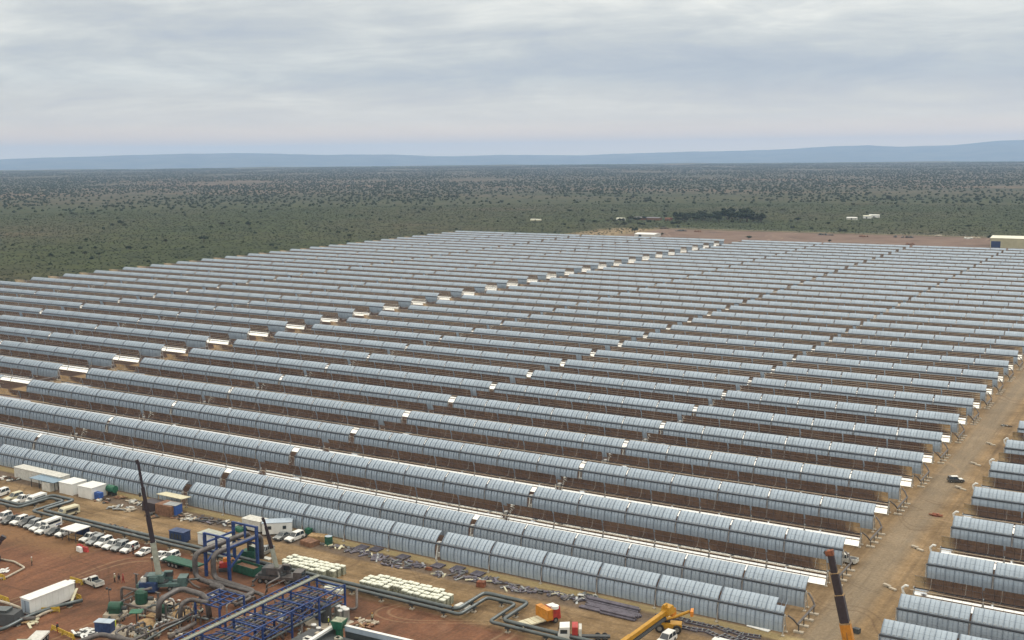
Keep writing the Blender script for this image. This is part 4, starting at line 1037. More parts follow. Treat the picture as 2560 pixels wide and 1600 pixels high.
def truck(loc, rz, label, cabm, bed):
    t = empty('truck', loc, rz, label, 'truck')
    mb = MB(); mb.prism([(2.1, .6), (4.1, .6), (4.1, 1.6), (3.8, 2.8), (2.1, 2.9)], -1.2, 1.2, cabm); mb.build('cab', t)
    mb = MB(); mb.add([(4.12, -1.0, 1.7), (4.12, 1.0, 1.7), (3.85, 1.0, 2.6), (3.85, -1.0, 2.6)], [(0, 1, 2, 3)], 'glass')
    for s in (-1, 1): mb.box((3.1, s * 1.21, 2.1), (1.2, .03, .7), 'glass')
    mb.build('windows', t)
    mb = MB(); mb.box((-.8, 0, .85), (8.0, .9, .35), 'dark_grey'); mb.build('chassis', t)
    if bed: mb = MB(); mb.box((1.2, 0, 1.9), (1.0, 2.4, 2.0), 'red'); mb.box((.3, 0, 1.8), (.5, 2.4, 1.6), 'white_dirty'); mb.build('body', t)
    else: mb = MB(); mb.box((-1.6, 0, 1.2), (6.5, 2.4, .3), 'white_dirty'); mb.build('body', t)
    for x in (-3.9, -2.7, 3.0):
        for s in (-1, 1): link('wheel', WH[(.52, .3)], t, (x, s * 1.05, .52))
    for s in (-1, 1): mb = MB(); mb.box((4.13, s * .85, .95), (.06, .35, .22), 'silver'); mb.build('headlight', t)
    return t
truck(at(1455, 1602), R(208), 'truck with a white cab and red crane column near the bottom edge', 'white_paint', True)
truck(at(78, 1625), R(-60), 'pale green-white truck cab at the bottom left corner', 'crane_grey', False)
# trailer behind the crane
t = empty('flat_trailer', cpx(1540, 905), R(-2), 'dark green flat trailer parked near the gantry', 'trailer')
mb = MB(); mb.box((0, 0, 1.25), (9.5, 2.6, .3), 'green_dark'); mb.box((-4.6, 0, 1.0), (.4, 2.2, .3), 'dark_grey'); mb.build('deck', t)
for x in (-2.9, -1.8, -.7):
    for s in (-1, 1): link('wheel', WH[(.52, .3)], t, (x, s * 1.1, .52))
mb = MB(); mb.box((3.2, 0, .6), (.2, 1.8, 1.0), 'dark_grey'); mb.build('landing_leg', t)
# ---------------------------------------------------------------- plant in the corner: gantry, pipes, pumps, rack
def frame_thing(name, label, cat, loc, bars, m, r=.14, group=None, part='beam'):
    t = empty(name, loc, 0, label, cat, group)
    for nm, pts in bars:
        mb = MB()
        a, b_ = Vector(pts[0]), Vector(pts[1]); d = b_ - a
        rr = r * (1.5 if nm == 'column' else 1)
        mb.T = Matrix.Translation((a + b_) / 2) @ d.to_track_quat('X', 'Z' if abs(d.z) < .9 * d.length else 'Y').to_matrix().to_4x4()
        mb.box((0, 0, 0), (d.length, 2 * rr, 2 * rr), m); mb.build(nm, t)
    return t
gx0, gx1, gy0, gy1, gh = -3.2, 3.2, -3.9, 3.9, 9.0
bars = []
for y in (gy0, gy1):
    bars += [('column', ((gx0, y, 0), (gx0, y, gh))), ('column', ((gx1, y, 0), (gx1, y, gh))), ('beam', ((gx0, y, gh - .15), (gx1, y, gh - .15))), ('beam', ((gx0, y, 5.4), (gx1, y, 5.4))), ('post', ((0, y, 5.4), (0, y, gh - .3)))]
for x in (gx0, gx1): bars += [('beam', ((x, gy0, 6.9), (x, gy1, 6.9))), ('brace', ((x, gy0, 2.6), (x, 0, 5.3)))]
frame_thing('steel_gantry', 'blue steel gantry carrying two thick grey pipes over the pipeline', 'gantry', V(187.6, -28.9, 0), bars, 'blue_steel', .17)
for i, (x, lab) in enumerate([(185.9, 'left thick grey pipe arching down in front of the blue gantry'), (189.2, 'right thick grey pipe through the blue gantry')]):
    y1 = -37.0 + i * 1.6
    pipe_thing('process_pipe', lab, [V(x, -22.2, 1.2), V(x, -22.2, 6.2), V(x, y1, 6.2), V(x, y1, 1.3), V(x + 9 + 3 * i, y1 - 1.0, 1.3), V(x + 9 + 3 * i, y1 - 5.5, 1.3)], .52, 'pipe_grey', None, n=12, group='thick pipes on the blue gantry')
def Q(x, y, z): return at(280 + x / 8.64, 1440 + y / 8.64, z)       # enlarged crop of the pump area
def Q2(x, y, z): return at(520 + x / 6.37, 1420 + y / 6.37, z)      # enlarged crop of the pipe rack area
pl = [
 ('brown square pipe loop at the far left of the pumps', [Q(220, 600, .6), Q(200, 240, 3.6), Q(450, 290, 3.6), Q(640, 320, 3.6), Q(860, 260, 3.6)], .26, 'pipe_brown'),
 ('long brown pipe sloping right below the square loop', [Q(220, 590, 1.2), Q(650, 690, 1.2), Q(970, 790, 1.2), Q(1130, 850, 1.2)], .2, 'pipe_brown'),
 ('thin brown pipe rising towards the crane', [Q(260, 450, 2.2), Q(470, 320, 2.6), Q(540, 330, 2.6)], .16, 'pipe_brown'),
 ('thick grey pipe bending over the pumps like a table', [Q(1010, 960, .6), Q(1010, 530, 4.6), Q(1420, 300, 4.6), Q(1560, 290, 4.6), Q(2040, 430, 4.6), Q(2110, 900, .6)], .52, 'pipe_grey'),
 ('grey pipe arch inside the table-shaped one', [Q(1470, 960, .8), Q(1490, 590, 3.8), Q(1720, 500, 3.8), Q(2060, 580, 3.8)], .42, 'pipe_grey'),
 ('upper one of two long pale pipes running down-left', [Q(0, 1290, 1.2), Q(480, 1380, 1.2), Q(1130, 1060, 1.2), Q(1480, 940, 1.2), Q(1840, 740, 1.2)], .26, 'pipe_grey'),
 ('lower one of two long pale pipes running down-left', [Q(560, 1500, .9), Q(1180, 1130, .9), Q(1560, 960, .9), Q(1720, 860, .9), Q(2080, 940, .9)], .22, 'pipe_clad'),
 ('grey pipe elbow near the left pumps', [Q(500, 1480, .9), Q(60, 1230, 1.4), Q(200, 1140, 1.4), Q(420, 1060, 1.4)], .24, 'pipe_grey'),
 ('pinkish thick pipe under the blue rack', [Q(1240, 1330, .8), Q(1500, 1180, .8), Q(1800, 1020, .8)], .42, 'pipe_brown'),
 ('pale pipe crossing behind the table-shaped pipe', [Q(700, 720, .9), Q(900, 620, .9), Q(1240, 690, .9), Q(1460, 590, .9)], .2, 'pipe_clad'),
 ('first small pipe beyond the crane feet', [Q(1290, 120, 1.6), Q(1640, 80, 1.6), Q(1950, 50, 1.6)], .2, 'pipe_clad'),
 ('brown branch pipe beyond the crane feet', [Q(1640, 90, 1.6), Q(1780, 210, 1.0), Q(1900, 260, .8)], .2, 'pipe_brown'),
 ('upper grey pipe running right from the gantry pipes', [Q2(30, 200, 1.3), Q2(560, 345, 1.3), Q2(800, 400, 1.3), Q2(880, 440, 1.3)], .36, 'pipe_grey'),
 ('middle grey pipe with a hairpin bend right of the gantry', [Q2(40, 280, 1.2), Q2(560, 420, 1.2), Q2(690, 470, 1.2), Q2(600, 520, 1.2), Q2(430, 590, 1.2)], .36, 'pipe_grey'),
 ('brown pipe under the hairpin bend', [Q2(90, 490, .9), Q2(420, 560, .9), Q2(700, 640, .9)], .24, 'pipe_brown'),
 ('brown riser pipe by the second crane', [Q2(935, 380, .6), Q2(935, 260, 2.6), Q2(1140, 150, 2.6), Q2(1110, 60, 2.6)], .2, 'pipe_grey'),
 ('brown pipe hooking down at the right end of the rack', [Q2(2370, 330, 3.2), Q2(2370, 640, .6), Q2(2290, 660, .6), Q2(2160, 620, .6)], .24, 'pipe_brown'),
 ('dark pipe run behind the grey vessels', [Q2(1760, 480, 2.6), Q2(2060, 560, 2.6), Q2(2120, 620, 1.2)], .26, 'pipe_brown'),
 ('dark pipe low between the rack columns', [Q2(1290, 790, 1.8), Q2(1450, 840, 1.8), Q2(1490, 900, .8), Q2(1490, 1100, .4)], .26, 'pipe_brown'),
 ('dark pipe at the foot of the rack', [Q2(760, 960, 1.6), Q2(900, 980, 1.6), Q2(1150, 1060, 1.6), Q2(1200, 1130, .6)], .26, 'pipe_brown'),
 ('grey pipe along the bottom edge left of the rack', [at(180, 1612, 1), at(250, 1585, 1), at(300, 1596, 1), at(345, 1608, 1)], .45, 'pipe_grey'),
]
for lab, path, r, m in pl: pipe_thing('process_pipe', lab, path, r, m, None, group='process pipes of the corner plant')
# supports under the low pipes
for i, (x, y, h) in enumerate([(1180, 700, 3.6), (540, 330, 3.4), (1800, 900, 2.4), (1040, 1240, 1.9), (1850, 20, 1.8), (1010, 700, 3)]):
    t = empty('pipe_support', Q(x, y + 330 if i in (0,) else y, 0), 0, ('brown upright under the big grey pipe', 'brown upright beside the dark green motor', 'dark upright under the rack edge', 'brown upright in the lower pipe tangle', 'dark upright beyond the crane', 'brown upright left of the big grey pipe')[i], 'support', 'pipe supports')
    mb = MB(); mb.box((0, 0, h / 2), (.3, .3, h), 'pipe_brown'); mb.build('post', t); mb = MB(); mb.box((0, 0, h + .06), (1.3, .3, .12), 'pipe_brown'); mb.build('crossbar', t)
def pump(loc, rz, label, s=1.0, upright=False):
    t = empty('pump', loc, rz, label, 'pump', 'green pumps and motors'); t.scale = (s, s, s)
    mb = MB(); mb.box((0, 0, .45), (3.4, 2.2, .9), 'concrete'); mb.build('plinth', t)
    mb = MB()
    if upright: mb.lathe((0, 0, .9), [(.9, 0), (1.0, .3), (1.0, 1.9), (.7, 2.3), (.3, 2.45)], 'green_pump')
    else: mb.tube([(-.9, 0, 1.9), (1.1, 0, 1.9)], .85, 'green_pump', 16); mb.box((0, 0, 1.2), (1.8, 1.2, .6), 'green_pump')
    mb.build('motor', t, False)
    mb = MB(); mb.tube([(1.1, 0, 1.7), (1.9, 0, 1.7)], .35, 'dark_grey', 10); mb.box((.2, .9, 1.6), (.5, .3, .4), 'silver'); mb.build('coupling', t)
    return t
pump(Q(80, 900, 0), .5, 'big round green motor at the left end of the plant', 1.1, False)
pump(Q(650, 700, 0), .5, 'dark green box-shaped motor under the square pipe loop', 1.15, True)
pump(Q(1120, 900, 0), .5, 'narrow green cabinet under the thick grey pipe', .8, True)
t = empty('canopy', Q(540, 1040, 0), .6, 'small bright green square canopy on one leg', 'canopy')
mb = MB(); mb.box((0, 0, 2.4), (2.2, 1.9, .12), 'green'); mb.build('roof', t); mb = MB(); mb.box((0, 0, 1.2), (.2, .2, 2.4), 'dark_grey'); mb.build('post', t)
t = empty('soil_dome', Q(730, 1120, 0), 0, 'round tan dome of sand between the pipes', 'mound'); mb = MB(); mb.lathe((0, 0, -.1), [(1.9, 0), (1.75, .7), (1.3, 1.3), (.7, 1.6), (.2, 1.7)], 'wood', 18); mb.build('dome', t, True)
for (x, y, w, d, rz, m, lab) in [(900, 640, 9, 5, .1, 'concrete', 'pale concrete slab under the left pumps'), (1330, 820, 8, 6, .15, 'wood', 'tan concrete slab under the big grey pipe'), (420, 1250, 10, 4, .1, 'concrete', 'pale slab at the bottom of the pump area')]:
    t = empty('concrete_slab', Q(x, y, 0), rz, lab, 'slab', 'slabs under the pumps'); mb = MB(); mb.box((0, 0, .10), (w, d, .2), m); mb.build('slab_top', t)
# small clutter of valves and fittings, each on its own foot
gq = random.Random(5)
names_ = [('valve', 'silver'), ('valve', 'crane_grey'), ('valve', 'concrete'), ('fitting_crate', 'wood'), ('fitting_crate', 'white_dirty'), ('fitting_crate', 'brown_box')]
for i in range(75):
    if i < 45: p = Q(gq.uniform(150, 2000), gq.uniform(520, 1380), 0)
    else: p = Q2(gq.uniform(500, 2200), gq.uniform(480, 1120), 0)
    nm, m = names_[gq.randrange(6)]
    mb = MB()
    if nm == 'valve':
        mb.tube([(-.6, 0, .6), (.6, 0, .6)], .22, m, 8); mb.tube([(0, 0, .6), (0, 0, 1.2)], .09, 'dark_grey', 6); mb.lathe((0, 0, 1.2), [(.32, 0), (.32, .06)], 'red' if i % 4 == 0 else 'dark_grey', 10)
        for s in (-.5, .5): mb.box((s, 0, .2), (.2, .3, .4), 'dark_grey')
    else: mb.box((0, 0, .35), (gq.uniform(.7, 1.6), gq.uniform(.5, 1.2), .6), m); mb.box((0, 0, .7), (.5, .4, .12), 'white_dirty')
    o = mb.build(nm); o.location = p; o.rotation_euler.z = gq.uniform(0, 3.1)
    if nm == 'valve': tag(o, 'small flanged valve lying among the process pipes', 'valve', 'valves among the pipes')
    else: tag(o, 'small crate of fittings standing among the process pipes', 'crate', 'fitting crates among the pipes')
for i in range(46):
    a_ = Q(gq.uniform(100, 2100), gq.uniform(640, 1400), 0) if i % 2 else Q2(gq.uniform(300, 2300), gq.uniform(420, 1120), 0)
    z1 = gq.uniform(.5, 2.2); L_ = gq.uniform(1.5, 6); sg = gq.choice([(1, 0), (0, 1), (0, -1)])
    e_ = V(sg[0] * L_, sg[1] * L_, z1); mb = MB(); r_ = gq.uniform(.09, .22)
    mb.tube([(0, 0, 0), (0, 0, z1 * .8), (sg[0] * .3, sg[1] * .3, z1), tuple(e_), tuple(e_ + V(sg[0] * .3, sg[1] * .3, -.4)), (e_.x + sg[0] * .3, e_.y + sg[1] * .3, 0)], r_, gq.choice(['pipe_grey', 'pipe_brown', 'pipe_clad', 'galvanised', 'pipe_brown']), 7)
    for k in (.35, .7): mb.box((sg[0] * L_ * k, sg[1] * L_ * k, z1), (.12 if sg[0] else r_ * 3.2, .12 if sg[1] else r_ * 3.2, r_ * 3.2), 'silver')
    o = mb.build('pipe_spool'); o.location = a_; tag(o, 'short bent pipe spool with flanges among the pumps and rack columns', 'pipe', 'pipe spools of the corner plant')
# control boxes
box_thing('control_box', 'dark blue cabinet with a pale roof at the lower left of the pumps', 'cabinet', at(256, 1583) + V(0, .6, 0), .35, (3.0, 1.6, 2.0), 'blue_box', None, 'mirror_back')
t = empty('compressor', at(279, 1572), .3, 'small yellow compressor right of the dark blue cabinet', 'compressor'); mb = MB(); mb.box((0, 0, .9), (1.3, 1.0, 1.1), 'hivis'); mb.box((0, 0, .2), (1.1, .8, .3), 'dark_grey'); mb.build('housing', t); mb = MB(); mb.tube([(0, 0, 1.4), (0, 0, 2.0)], .1, 'dark_grey', 6); mb.build('exhaust', t)
t = empty('mixer', at(365, 1478) + V(1, 0, 0), .5, 'teal and blue machine at the foot of the tall crane', 'machine'); mb = MB(); mb.box((0, 0, 1.3), (3.2, 2.2, 1.8), 'blue_box'); mb.box((1.0, .3, 2.6), (1.6, 1.4, 1.0), 'crane_teal'); mb.build('housing', t); mb = MB(); mb.box((-.9, 0, 2.6), (1.0, 1.2, .9), 'white_dirty'); mb.build('hopper', t)
t = empty('light_mast', at(274, 1516), 0, 'thin light mast on the red yard left of the pumps', 'mast'); mb = MB(); mb.tube([(0, 0, 0), (0, 0, 3.4)], .06, 'dark_grey', 6); mb.build('pole', t)
for s in (-1, 1): mb = MB(); mb.box((s * .45, 0, 3.4), (.35, .3, .35), 'dark_grey'); mb.build('lamp', t)
# blue pipe rack with the ladder tray
def rack():
    Z = 6.0
    A0, A1 = at(470, 1580, Z), at(771, 1440, Z); B1 = at(862, 1461, Z)
    xl, xr = A1.x, B1.x; y1 = (A1.y + B1.y) / 2; y0 = y1 - 42
    t = empty('pipe_rack', V((xl + xr) / 2, y1, 0), 0, 'long blue steel pipe rack with a grey cable tray crossing the corner', 'pipe rack')
    w = (xr - xl) / 2; mid = at(802, 1440, Z).x - (xl + xr) / 2
    def bar(nm, a, b_, r=.13, m='blue_steel'):
        r *= .72
        a, b_ = Vector(a), Vector(b_); d = b_ - a; mb = MB()
        mb.T = Matrix.Translation((a + b_) / 2) @ d.to_track_quat('X', 'Z' if abs(d.z) < .9 * d.length else 'Y').to_matrix().to_4x4()
        mb.box((0, 0, 0), (d.length, 2 * r, 2 * r), m); mb.build(nm, t)
    n = 7
    for i in range(n):
        y = -i * 7.0
        for x in (-w, mid, w): bar('column', (x, y, 0), (x, y, Z), .20)
        bar('beam', (-w, y - 3.5, Z - .3), (w, y - 3.5, Z - .3), .13); bar('beam', (-w, y - 3.5, 3.7), (w, y - 3.5, 3.7), .12); bar('beam', (-w, y, 2.2), (w, y, 2.2), .12)
        bar('beam', (-w, y, Z - .45), (w, y, Z - .45), .15); bar('beam', (-w, y, 3.6), (w, y, 3.6), .15)
        if i < n - 1: bar('brace', (w, y, Z - .4), (mid, y - 7, Z - .4), .08); bar('brace', (w, y, Z - .3), (w, y - 7, 3.6), .07)
    for x in (-w, mid, w): bar('chord', (x, 0, Z), (x, y0 - y1, Z), .13)
    for x in (-w, mid + 2.6, w): bar('chord', (x, 0, 3.75), (x, y0 - y1, 3.75), .12)
    for k in range(24): bar('crossbar', (mid + .4, -1 - k * 1.75, Z - .5), (w, -1 - k * 1.75, Z - .5), .07)
    for k in range(36): bar('rung', (-w, -.6 - k * 1.15, Z - .12), (mid - .3, -.6 - k * 1.15, Z - .12), .10)
    mb = MB(); mb.box((mid, (y0 - y1) / 2, Z + .28), (.55, -(y0 - y1) + 1.5, .07), 'crane_grey')
    for s in (-1, 1): mb.box((mid + s * .3, (y0 - y1) / 2, Z + .36), (.05, -(y0 - y1) + 1.5, .24), 'crane_grey')
    mb.build('cable_tray', t)
    for k, (x, z_, m_) in enumerate([(mid + 1.2, 4.1, 'pipe_brown'), (mid + 2.0, 4.1, 'pipe_grey'), (-w + 1.0, 4.1, 'pipe_brown'), (-w + 2.0, 4.1, 'pipe_clad'), (mid + 3.2, 2.6, 'pipe_grey'), (mid - 1.0, 2.6, 'pipe_brown'), (w - .8, 2.6, 'pipe_clad')]):
        mb = MB(); mb.tube([(x, 0, z_), (x, y0 - y1, z_)], .2, m_, 8); mb.build('rack_pipe', t)
    return t
rack()
bars = []
for x in (-3, 3):
    for y in (-3, 3): bars.append(('column', ((x, y, 0), (x, y, 3.8))))
for k in range(5): bars.append(('beam', ((-3, -3 + k * 1.5, 3.7), (3, -3 + k * 1.5, 3.7))))
for x in (-3, -1, 1, 3): bars.append(('beam', ((x, -3, 3.9), (x, 3, 3.9))))
frame_thing('steel_platform', 'small blue steel grid platform left of the long rack', 'platform', Q2(200, 800, 0), bars, 'blue_steel', .1)
bars = [('column', ((0, 0, 0), (0, 0, 2.6))), ('column', ((2.4, 0, 0), (2.4, 0, 2.6))), ('column', ((0, -2.4, 0), (0, -2.4, 2.6))), ('column', ((2.4, -2.4, 0), (2.4, -2.4, 2.6))), ('beam', ((0, 0, 2.6), (2.4, 0, 2.6))), ('beam', ((0, -2.4, 2.6), (2.4, -2.4, 2.6))), ('beam', ((0, 0, 2.6), (0, -2.4, 2.6))), ('beam', ((2.4, 0, 2.6), (2.4, -2.4, 2.6)))]
for i, (x, y, lab) in enumerate([(1500, 760, 'blue frame between the rack columns, upper one'), (900, 1010, 'blue frame between the rack columns, lower one')]): frame_thing('steel_trestle', lab, 'trestle', Q2(x, y, 0), bars, 'blue_steel', .1, 'blue frames under the rack')
# vessels and tanks at the right end of the plant
for i, (x, y, r, h, m, lab) in enumerate([(816, 1556, .95, 3.2, 'dark_grey', 'tall dark vessel left of the white-topped tanks'), (800, 1550, .8, 2.8, 'pipe_brown', 'dark brown vessel behind the tall dark one'), (845, 1545, .62, 2.1, 'silver', 'first white-topped steel tank beside the rack foot'), (859, 1549, .62, 2.1, 'silver', 'second white-topped steel tank'), (866, 1555, .62, 2.2, 'silver', 'third white-topped steel tank, nearest the corner slab'), (852, 1553, .55, 1.8, 'silver', 'short steel tank in the middle of the white-topped ones'),
                                     (785, 1588, .5, 1.7, 'silver', 'small steel tank by the white roof beam'), (797, 1592, .45, 1.4, 'silver', 'lowest small steel tank by the white roof beam')]):
    t = empty('tank', at(x, y), 0, lab, 'tank', 'tanks at the rack foot')
    mb = MB(); mb.lathe((0, 0, .2), [(r, 0), (r, h)], m, 16); mb.build('shell', t)
    mb = MB(); mb.lathe((0, 0, .2 + h + .005), [(r * 1.02, 0), (r * .9, .12), (r * .3, .2)], 'white_paint' if m == 'silver' else m, 16); mb.build('lid', t)
    mb = MB(); mb.box((0, 0, .1), (2 * r, 2 * r, .2), 'concrete'); mb.build('base', t)
t = empty('concrete_slab', at(880, 1556), R(0), 'pale corner of the tank slab on the red soil', 'slab'); mb = MB(); mb.box((-4, -2.5, .11), (9, 5.5, .22), 'concrete'); mb.build('slab_top', t)
# white parapet beams and green hopper of the low building at the bottom edge
zc = 4.4; c0 = at(850, 1566, zc); c1 = at(1010, 1604, zc); c2 = at(760, 1612, zc)
t = empty('roof_parapet', V(c0.x, c0.y, 0), 0, 'low building cut by the bottom edge, with pale blue-white roof edges', 'building')
for nm, a, b_, m, hh in (('parapet', V(1.2, 0, zc), c1 - V(c0.x, c0.y, 0), 'mirror_back', .9), ('parapet', V(-1.0, 0, zc), c2 - V(c0.x, c0.y, 0), 'white_paint', .35)):
    d = (b_ - a); d.z = 0; b2 = a + d * 1.6; mb = MB()
    mb.T = Matrix.Translation((a + b2) / 2) @ d.to_track_quat('X', 'Z').to_matrix().to_4x4(); mb.box((0, 0, 0), (d.length * 1.6, .5, hh), m); mb.box((0, 0, hh / 2 + .03), (d.length * 1.6, .6, .05), 'white_paint'); mb.build(nm, t)
    mb = MB(); mb.T = Matrix.Translation((a + b2) / 2) @ d.to_track_quat('X', 'Z').to_matrix().to_4x4(); mb.box((0, 0, -zc / 2 - .2), (d.length * 1.6, .3, zc - .4), 'pipe_clad'); mb.build('wall', t)
mb = MB(); mb.box((3, -9, zc - .9), (16, 15, .1), 'dark_grey'); mb.build('roof', t)
for k in range(26):
    mb = MB(); x, y = gq.uniform(-3.5, 9), gq.uniform(-14, -2.2); mb.box((x, y, zc - .7), (gq.uniform(.6, 1.6), gq.uniform(.4, 1.2), .3), gq.choice(['concrete', 'white_dirty', 'crane_grey'])); o = mb.build('roof_unit', t)
t = empty('hopper', V(c0.x, c0.y - .2, 0), .2, 'green square hopper at the corner of the pale roof edges', 'hopper')
mb = MB(); mb.box((0, 0, 4.9), (1.5, 1.5, 1.5), 'green', taper=(1.45, 1.45)); mb.build('funnel', t); mb = MB(); mb.box((0, 0, 5.68), (1.9, 1.9, .06), 'bag_side'); mb.build('fill', t); mb = MB(); mb.box((0, 0, 2.1), (.9, .9, 4.2), 'green'); mb.build('column', t)
# green skip and machines under the gantry
t = empty('skip', at(612, 1436) + V(0, .9, 0), R(-4), 'long dark green skip below the gantry', 'skip')
mb = MB()
for s in (-1, 1): mb.box((0, s * 1.2, .95), (6.2, .1, 1.7), 'green_dark'); mb.box((s * 3.05, 0, .95), (.1, 2.3, 1.7), 'green_dark')
mb.box((0, 0, .2), (6.2, 2.5, .12), 'green_dark'); mb.build('shell', t)
mb = MB(); mb.box((0, 0, .9), (5.6, 2.1, .9), 'brown_box'); mb.build('fill', t)
t = empty('machine', at(612, 1408) + V(0, 1.5, 0), .3, 'dark green plant machine standing behind the long skip', 'machine'); mb = MB(); mb.box((0, 0, 1.4), (3.0, 2.0, 1.8), 'green_dark'); mb.box((.8, 0, 2.7), (1.2, 1.2, 1.0), 'green_dark'); mb.build('housing', t); mb = MB(); mb.box((.9, 0, 3.3), (1.6, 1.0, .12), 'crane_grey', ry=.3); mb.build('cover', t)
for x in (-1, 1):
    for s in (-1, 1): link('wheel', WH[(.52, .3)], t, (x, s * .95, .52))
t = empty('digger', at(561, 1426), .8, 'small orange-red digger under the left gantry pipe', 'digger'); mb = MB(); mb.box((0, 0, 1.3), (1.8, 1.4, 1.0), 'red'); mb.box((.3, .2, 2.1), (.9, .8, .9), 'orange'); mb.build('housing', t)
mb = MB(); mb.tube([(.6, -.4, 1.4), (1.8, -.4, 2.6), (2.6, -.4, 1.2)], .14, 'orange', 6); mb.build('arm', t)
for s in (-1, 1): mb = MB(); mb.box((0, s * .75, .4), (2.2, .35, .7), 'dark_grey'); mb.build('track', t)
# covered sack stacks, each on its pallet
g = random.Random(12)
proto = None
LN = ('nearest', 'second', 'third', 'farthest')
def stack(i, x, y, lab, grp):
    global proto
    if proto is None:
        t = empty('sack_stack', (0, 0, 0)); proto = t
        mb = MB(); mb.box((0, 0, .07), (1.15, .9, .14), 'wood'); mb.build('pallet', t)
        mb = MB()
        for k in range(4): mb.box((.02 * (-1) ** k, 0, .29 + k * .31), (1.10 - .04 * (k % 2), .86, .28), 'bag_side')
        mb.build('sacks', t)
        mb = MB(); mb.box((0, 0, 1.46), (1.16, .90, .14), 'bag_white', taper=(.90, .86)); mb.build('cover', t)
        o = t
    else: o = copy_tree(proto)
    o.location = (x + g.uniform(-.06, .06), y + g.uniform(-.06, .06), 0); o.rotation_euler.z = g.uniform(-.07, .07); o.scale.z = g.uniform(1.12, 1.3)
    tag(o, lab, 'sack stack', grp)
for i in range(10):
    for j in range(4):
        if (j == 0 and i in (0, 9)): continue
        stack(0, 194.8 + i * 1.38 + j * .1, -22.7 + j * 1.30, f'white-covered sack stack, {ordinal(i + 1)} across in the {LN[j]} line of the left block', 'sack stacks of the left block')
for i in range(14):
    for j in range(4):
        if (j == 0 and i in (5, 6)) or (j == 3 and i in (0, 12, 13)): continue
        stack(0, 215.9 + i * 1.42, -22.7 + j * 1.26, f'white-covered sack stack, {ordinal(i + 1)} across in the {LN[j]} line of the right block', 'sack stacks of the right block')
# crates and pallets
for (x, y, w, d, h, m, lab) in [(1160, 1524, 3.2, 2.0, .7, 'white_dirty', 'low pale crates beside the pipeline loop'), (828, 1476, 2.2, 1.6, .8, 'bag_white', 'pale sacks left of the larger sack block'), (850, 1482, 1.6, 1.2, .7, 'bag_white', 'whitish drum-like sack at the corner of the rack'),
                             (1203, 1466, 1.6, 1.3, 1.0, 'rust', 'rust-brown cage crate on the tan ground'), (1072, 1425, 1.4, .5, .5, 'rust', 'small rusty piece on the tan ground'), (775, 1362, 3.4, 2.6, 1.0, 'brown_box', 'dark timber crates right of the white car'), (795, 1350, 4.0, 2.2, 1.1, 'wood', 'pale timber stacks behind the dark crates'),
                             (760, 1340, 2.2, .8, .5, 'dark_grey', 'dark block next to the white car'), (600, 1328, 2.6, 1.6, .8, 'green', 'bright green crate near the gantry'), (573, 1332, 2.6, 1.4, .4, 'wood', 'low tan crates near the gantry'), (2141, 1582, 1.2, .9, .8, 'dark_grey', 'small dark block on the road side at the bottom'), (668, 1397, 2.0, 1.2, .15, 'white_dirty', 'flat pinkish white sheet by the second crane')]:
    t = empty('crate', at(x, y), rnd.uniform(-.3, .3), lab, 'crate'); mb = MB(); mb.box((0, 0, h / 2), (w, d, h), m)
    for k in range(3): mb.box((-w / 2 + (k + .5) * w / 3, 0, h + .03), (w / 3 - .08, d * .92, .06), m)
    mb.build('boards', t)
t = empty('chemical_toilet', at(178, 1482), .3, 'dark grey portable toilet with a white roof at the end of the white tank container', 'toilet'); mb = MB(); mb.box((0, 0, 1.15), (1.25, 1.25, 2.2), 'dark_grey'); mb.build('wall', t); mb = MB(); mb.box((0, 0, 2.35), (1.3, 1.3, .22), 'white_paint', taper=(.7, .7)); mb.build('roof', t); mb = MB(); mb.box((0, -.64, 1.05), (.75, .04, 1.8), 'grey_car'); mb.build('door', t)
t = empty('green_tank', at(822, 1362), 0, 'upright dark green tank right of the timber stacks', 'tank'); mb = MB(); mb.lathe((0, 0, 0), [(.85, 0), (.85, 1.9), (.8, 1.95)], 'green_dark', 16); mb.build('shell', t); mb = MB(); mb.lathe((0, 0, 1.96), [(.8, 0), (.3, .18)], 'mirror_back', 16); mb.build('lid', t)
t = empty('green_bin', at(772, 1337), 0, 'green bin close to the front collector row', 'bin'); mb = MB(); mb.box((0, 0, .7), (1.2, 1.0, 1.3), 'green', taper=(1.1, 1.1)); mb.build('body', t); mb = MB(); mb.box((0, 0, 1.4), (1.4, 1.2, .1), 'green'); mb.build('lid', t)
# white tank container
t = box_thing('tank_container', 'long white container standing on the red yard beside the trench pipe', 'container', V(170.4, -58.6, 0), R(90), (9.6, 2.6, 2.8), 'white_paint', None, 'white_paint', z0=.35)
mb = MB(); mb.box((-4.83, 0, 1.7), (.06, 2.2, 2.3), 'mirror_back'); mb.box((-4.88, 0, 1.7), (.05, .08, 2.2), 'dark_grey'); mb.build('door', t)
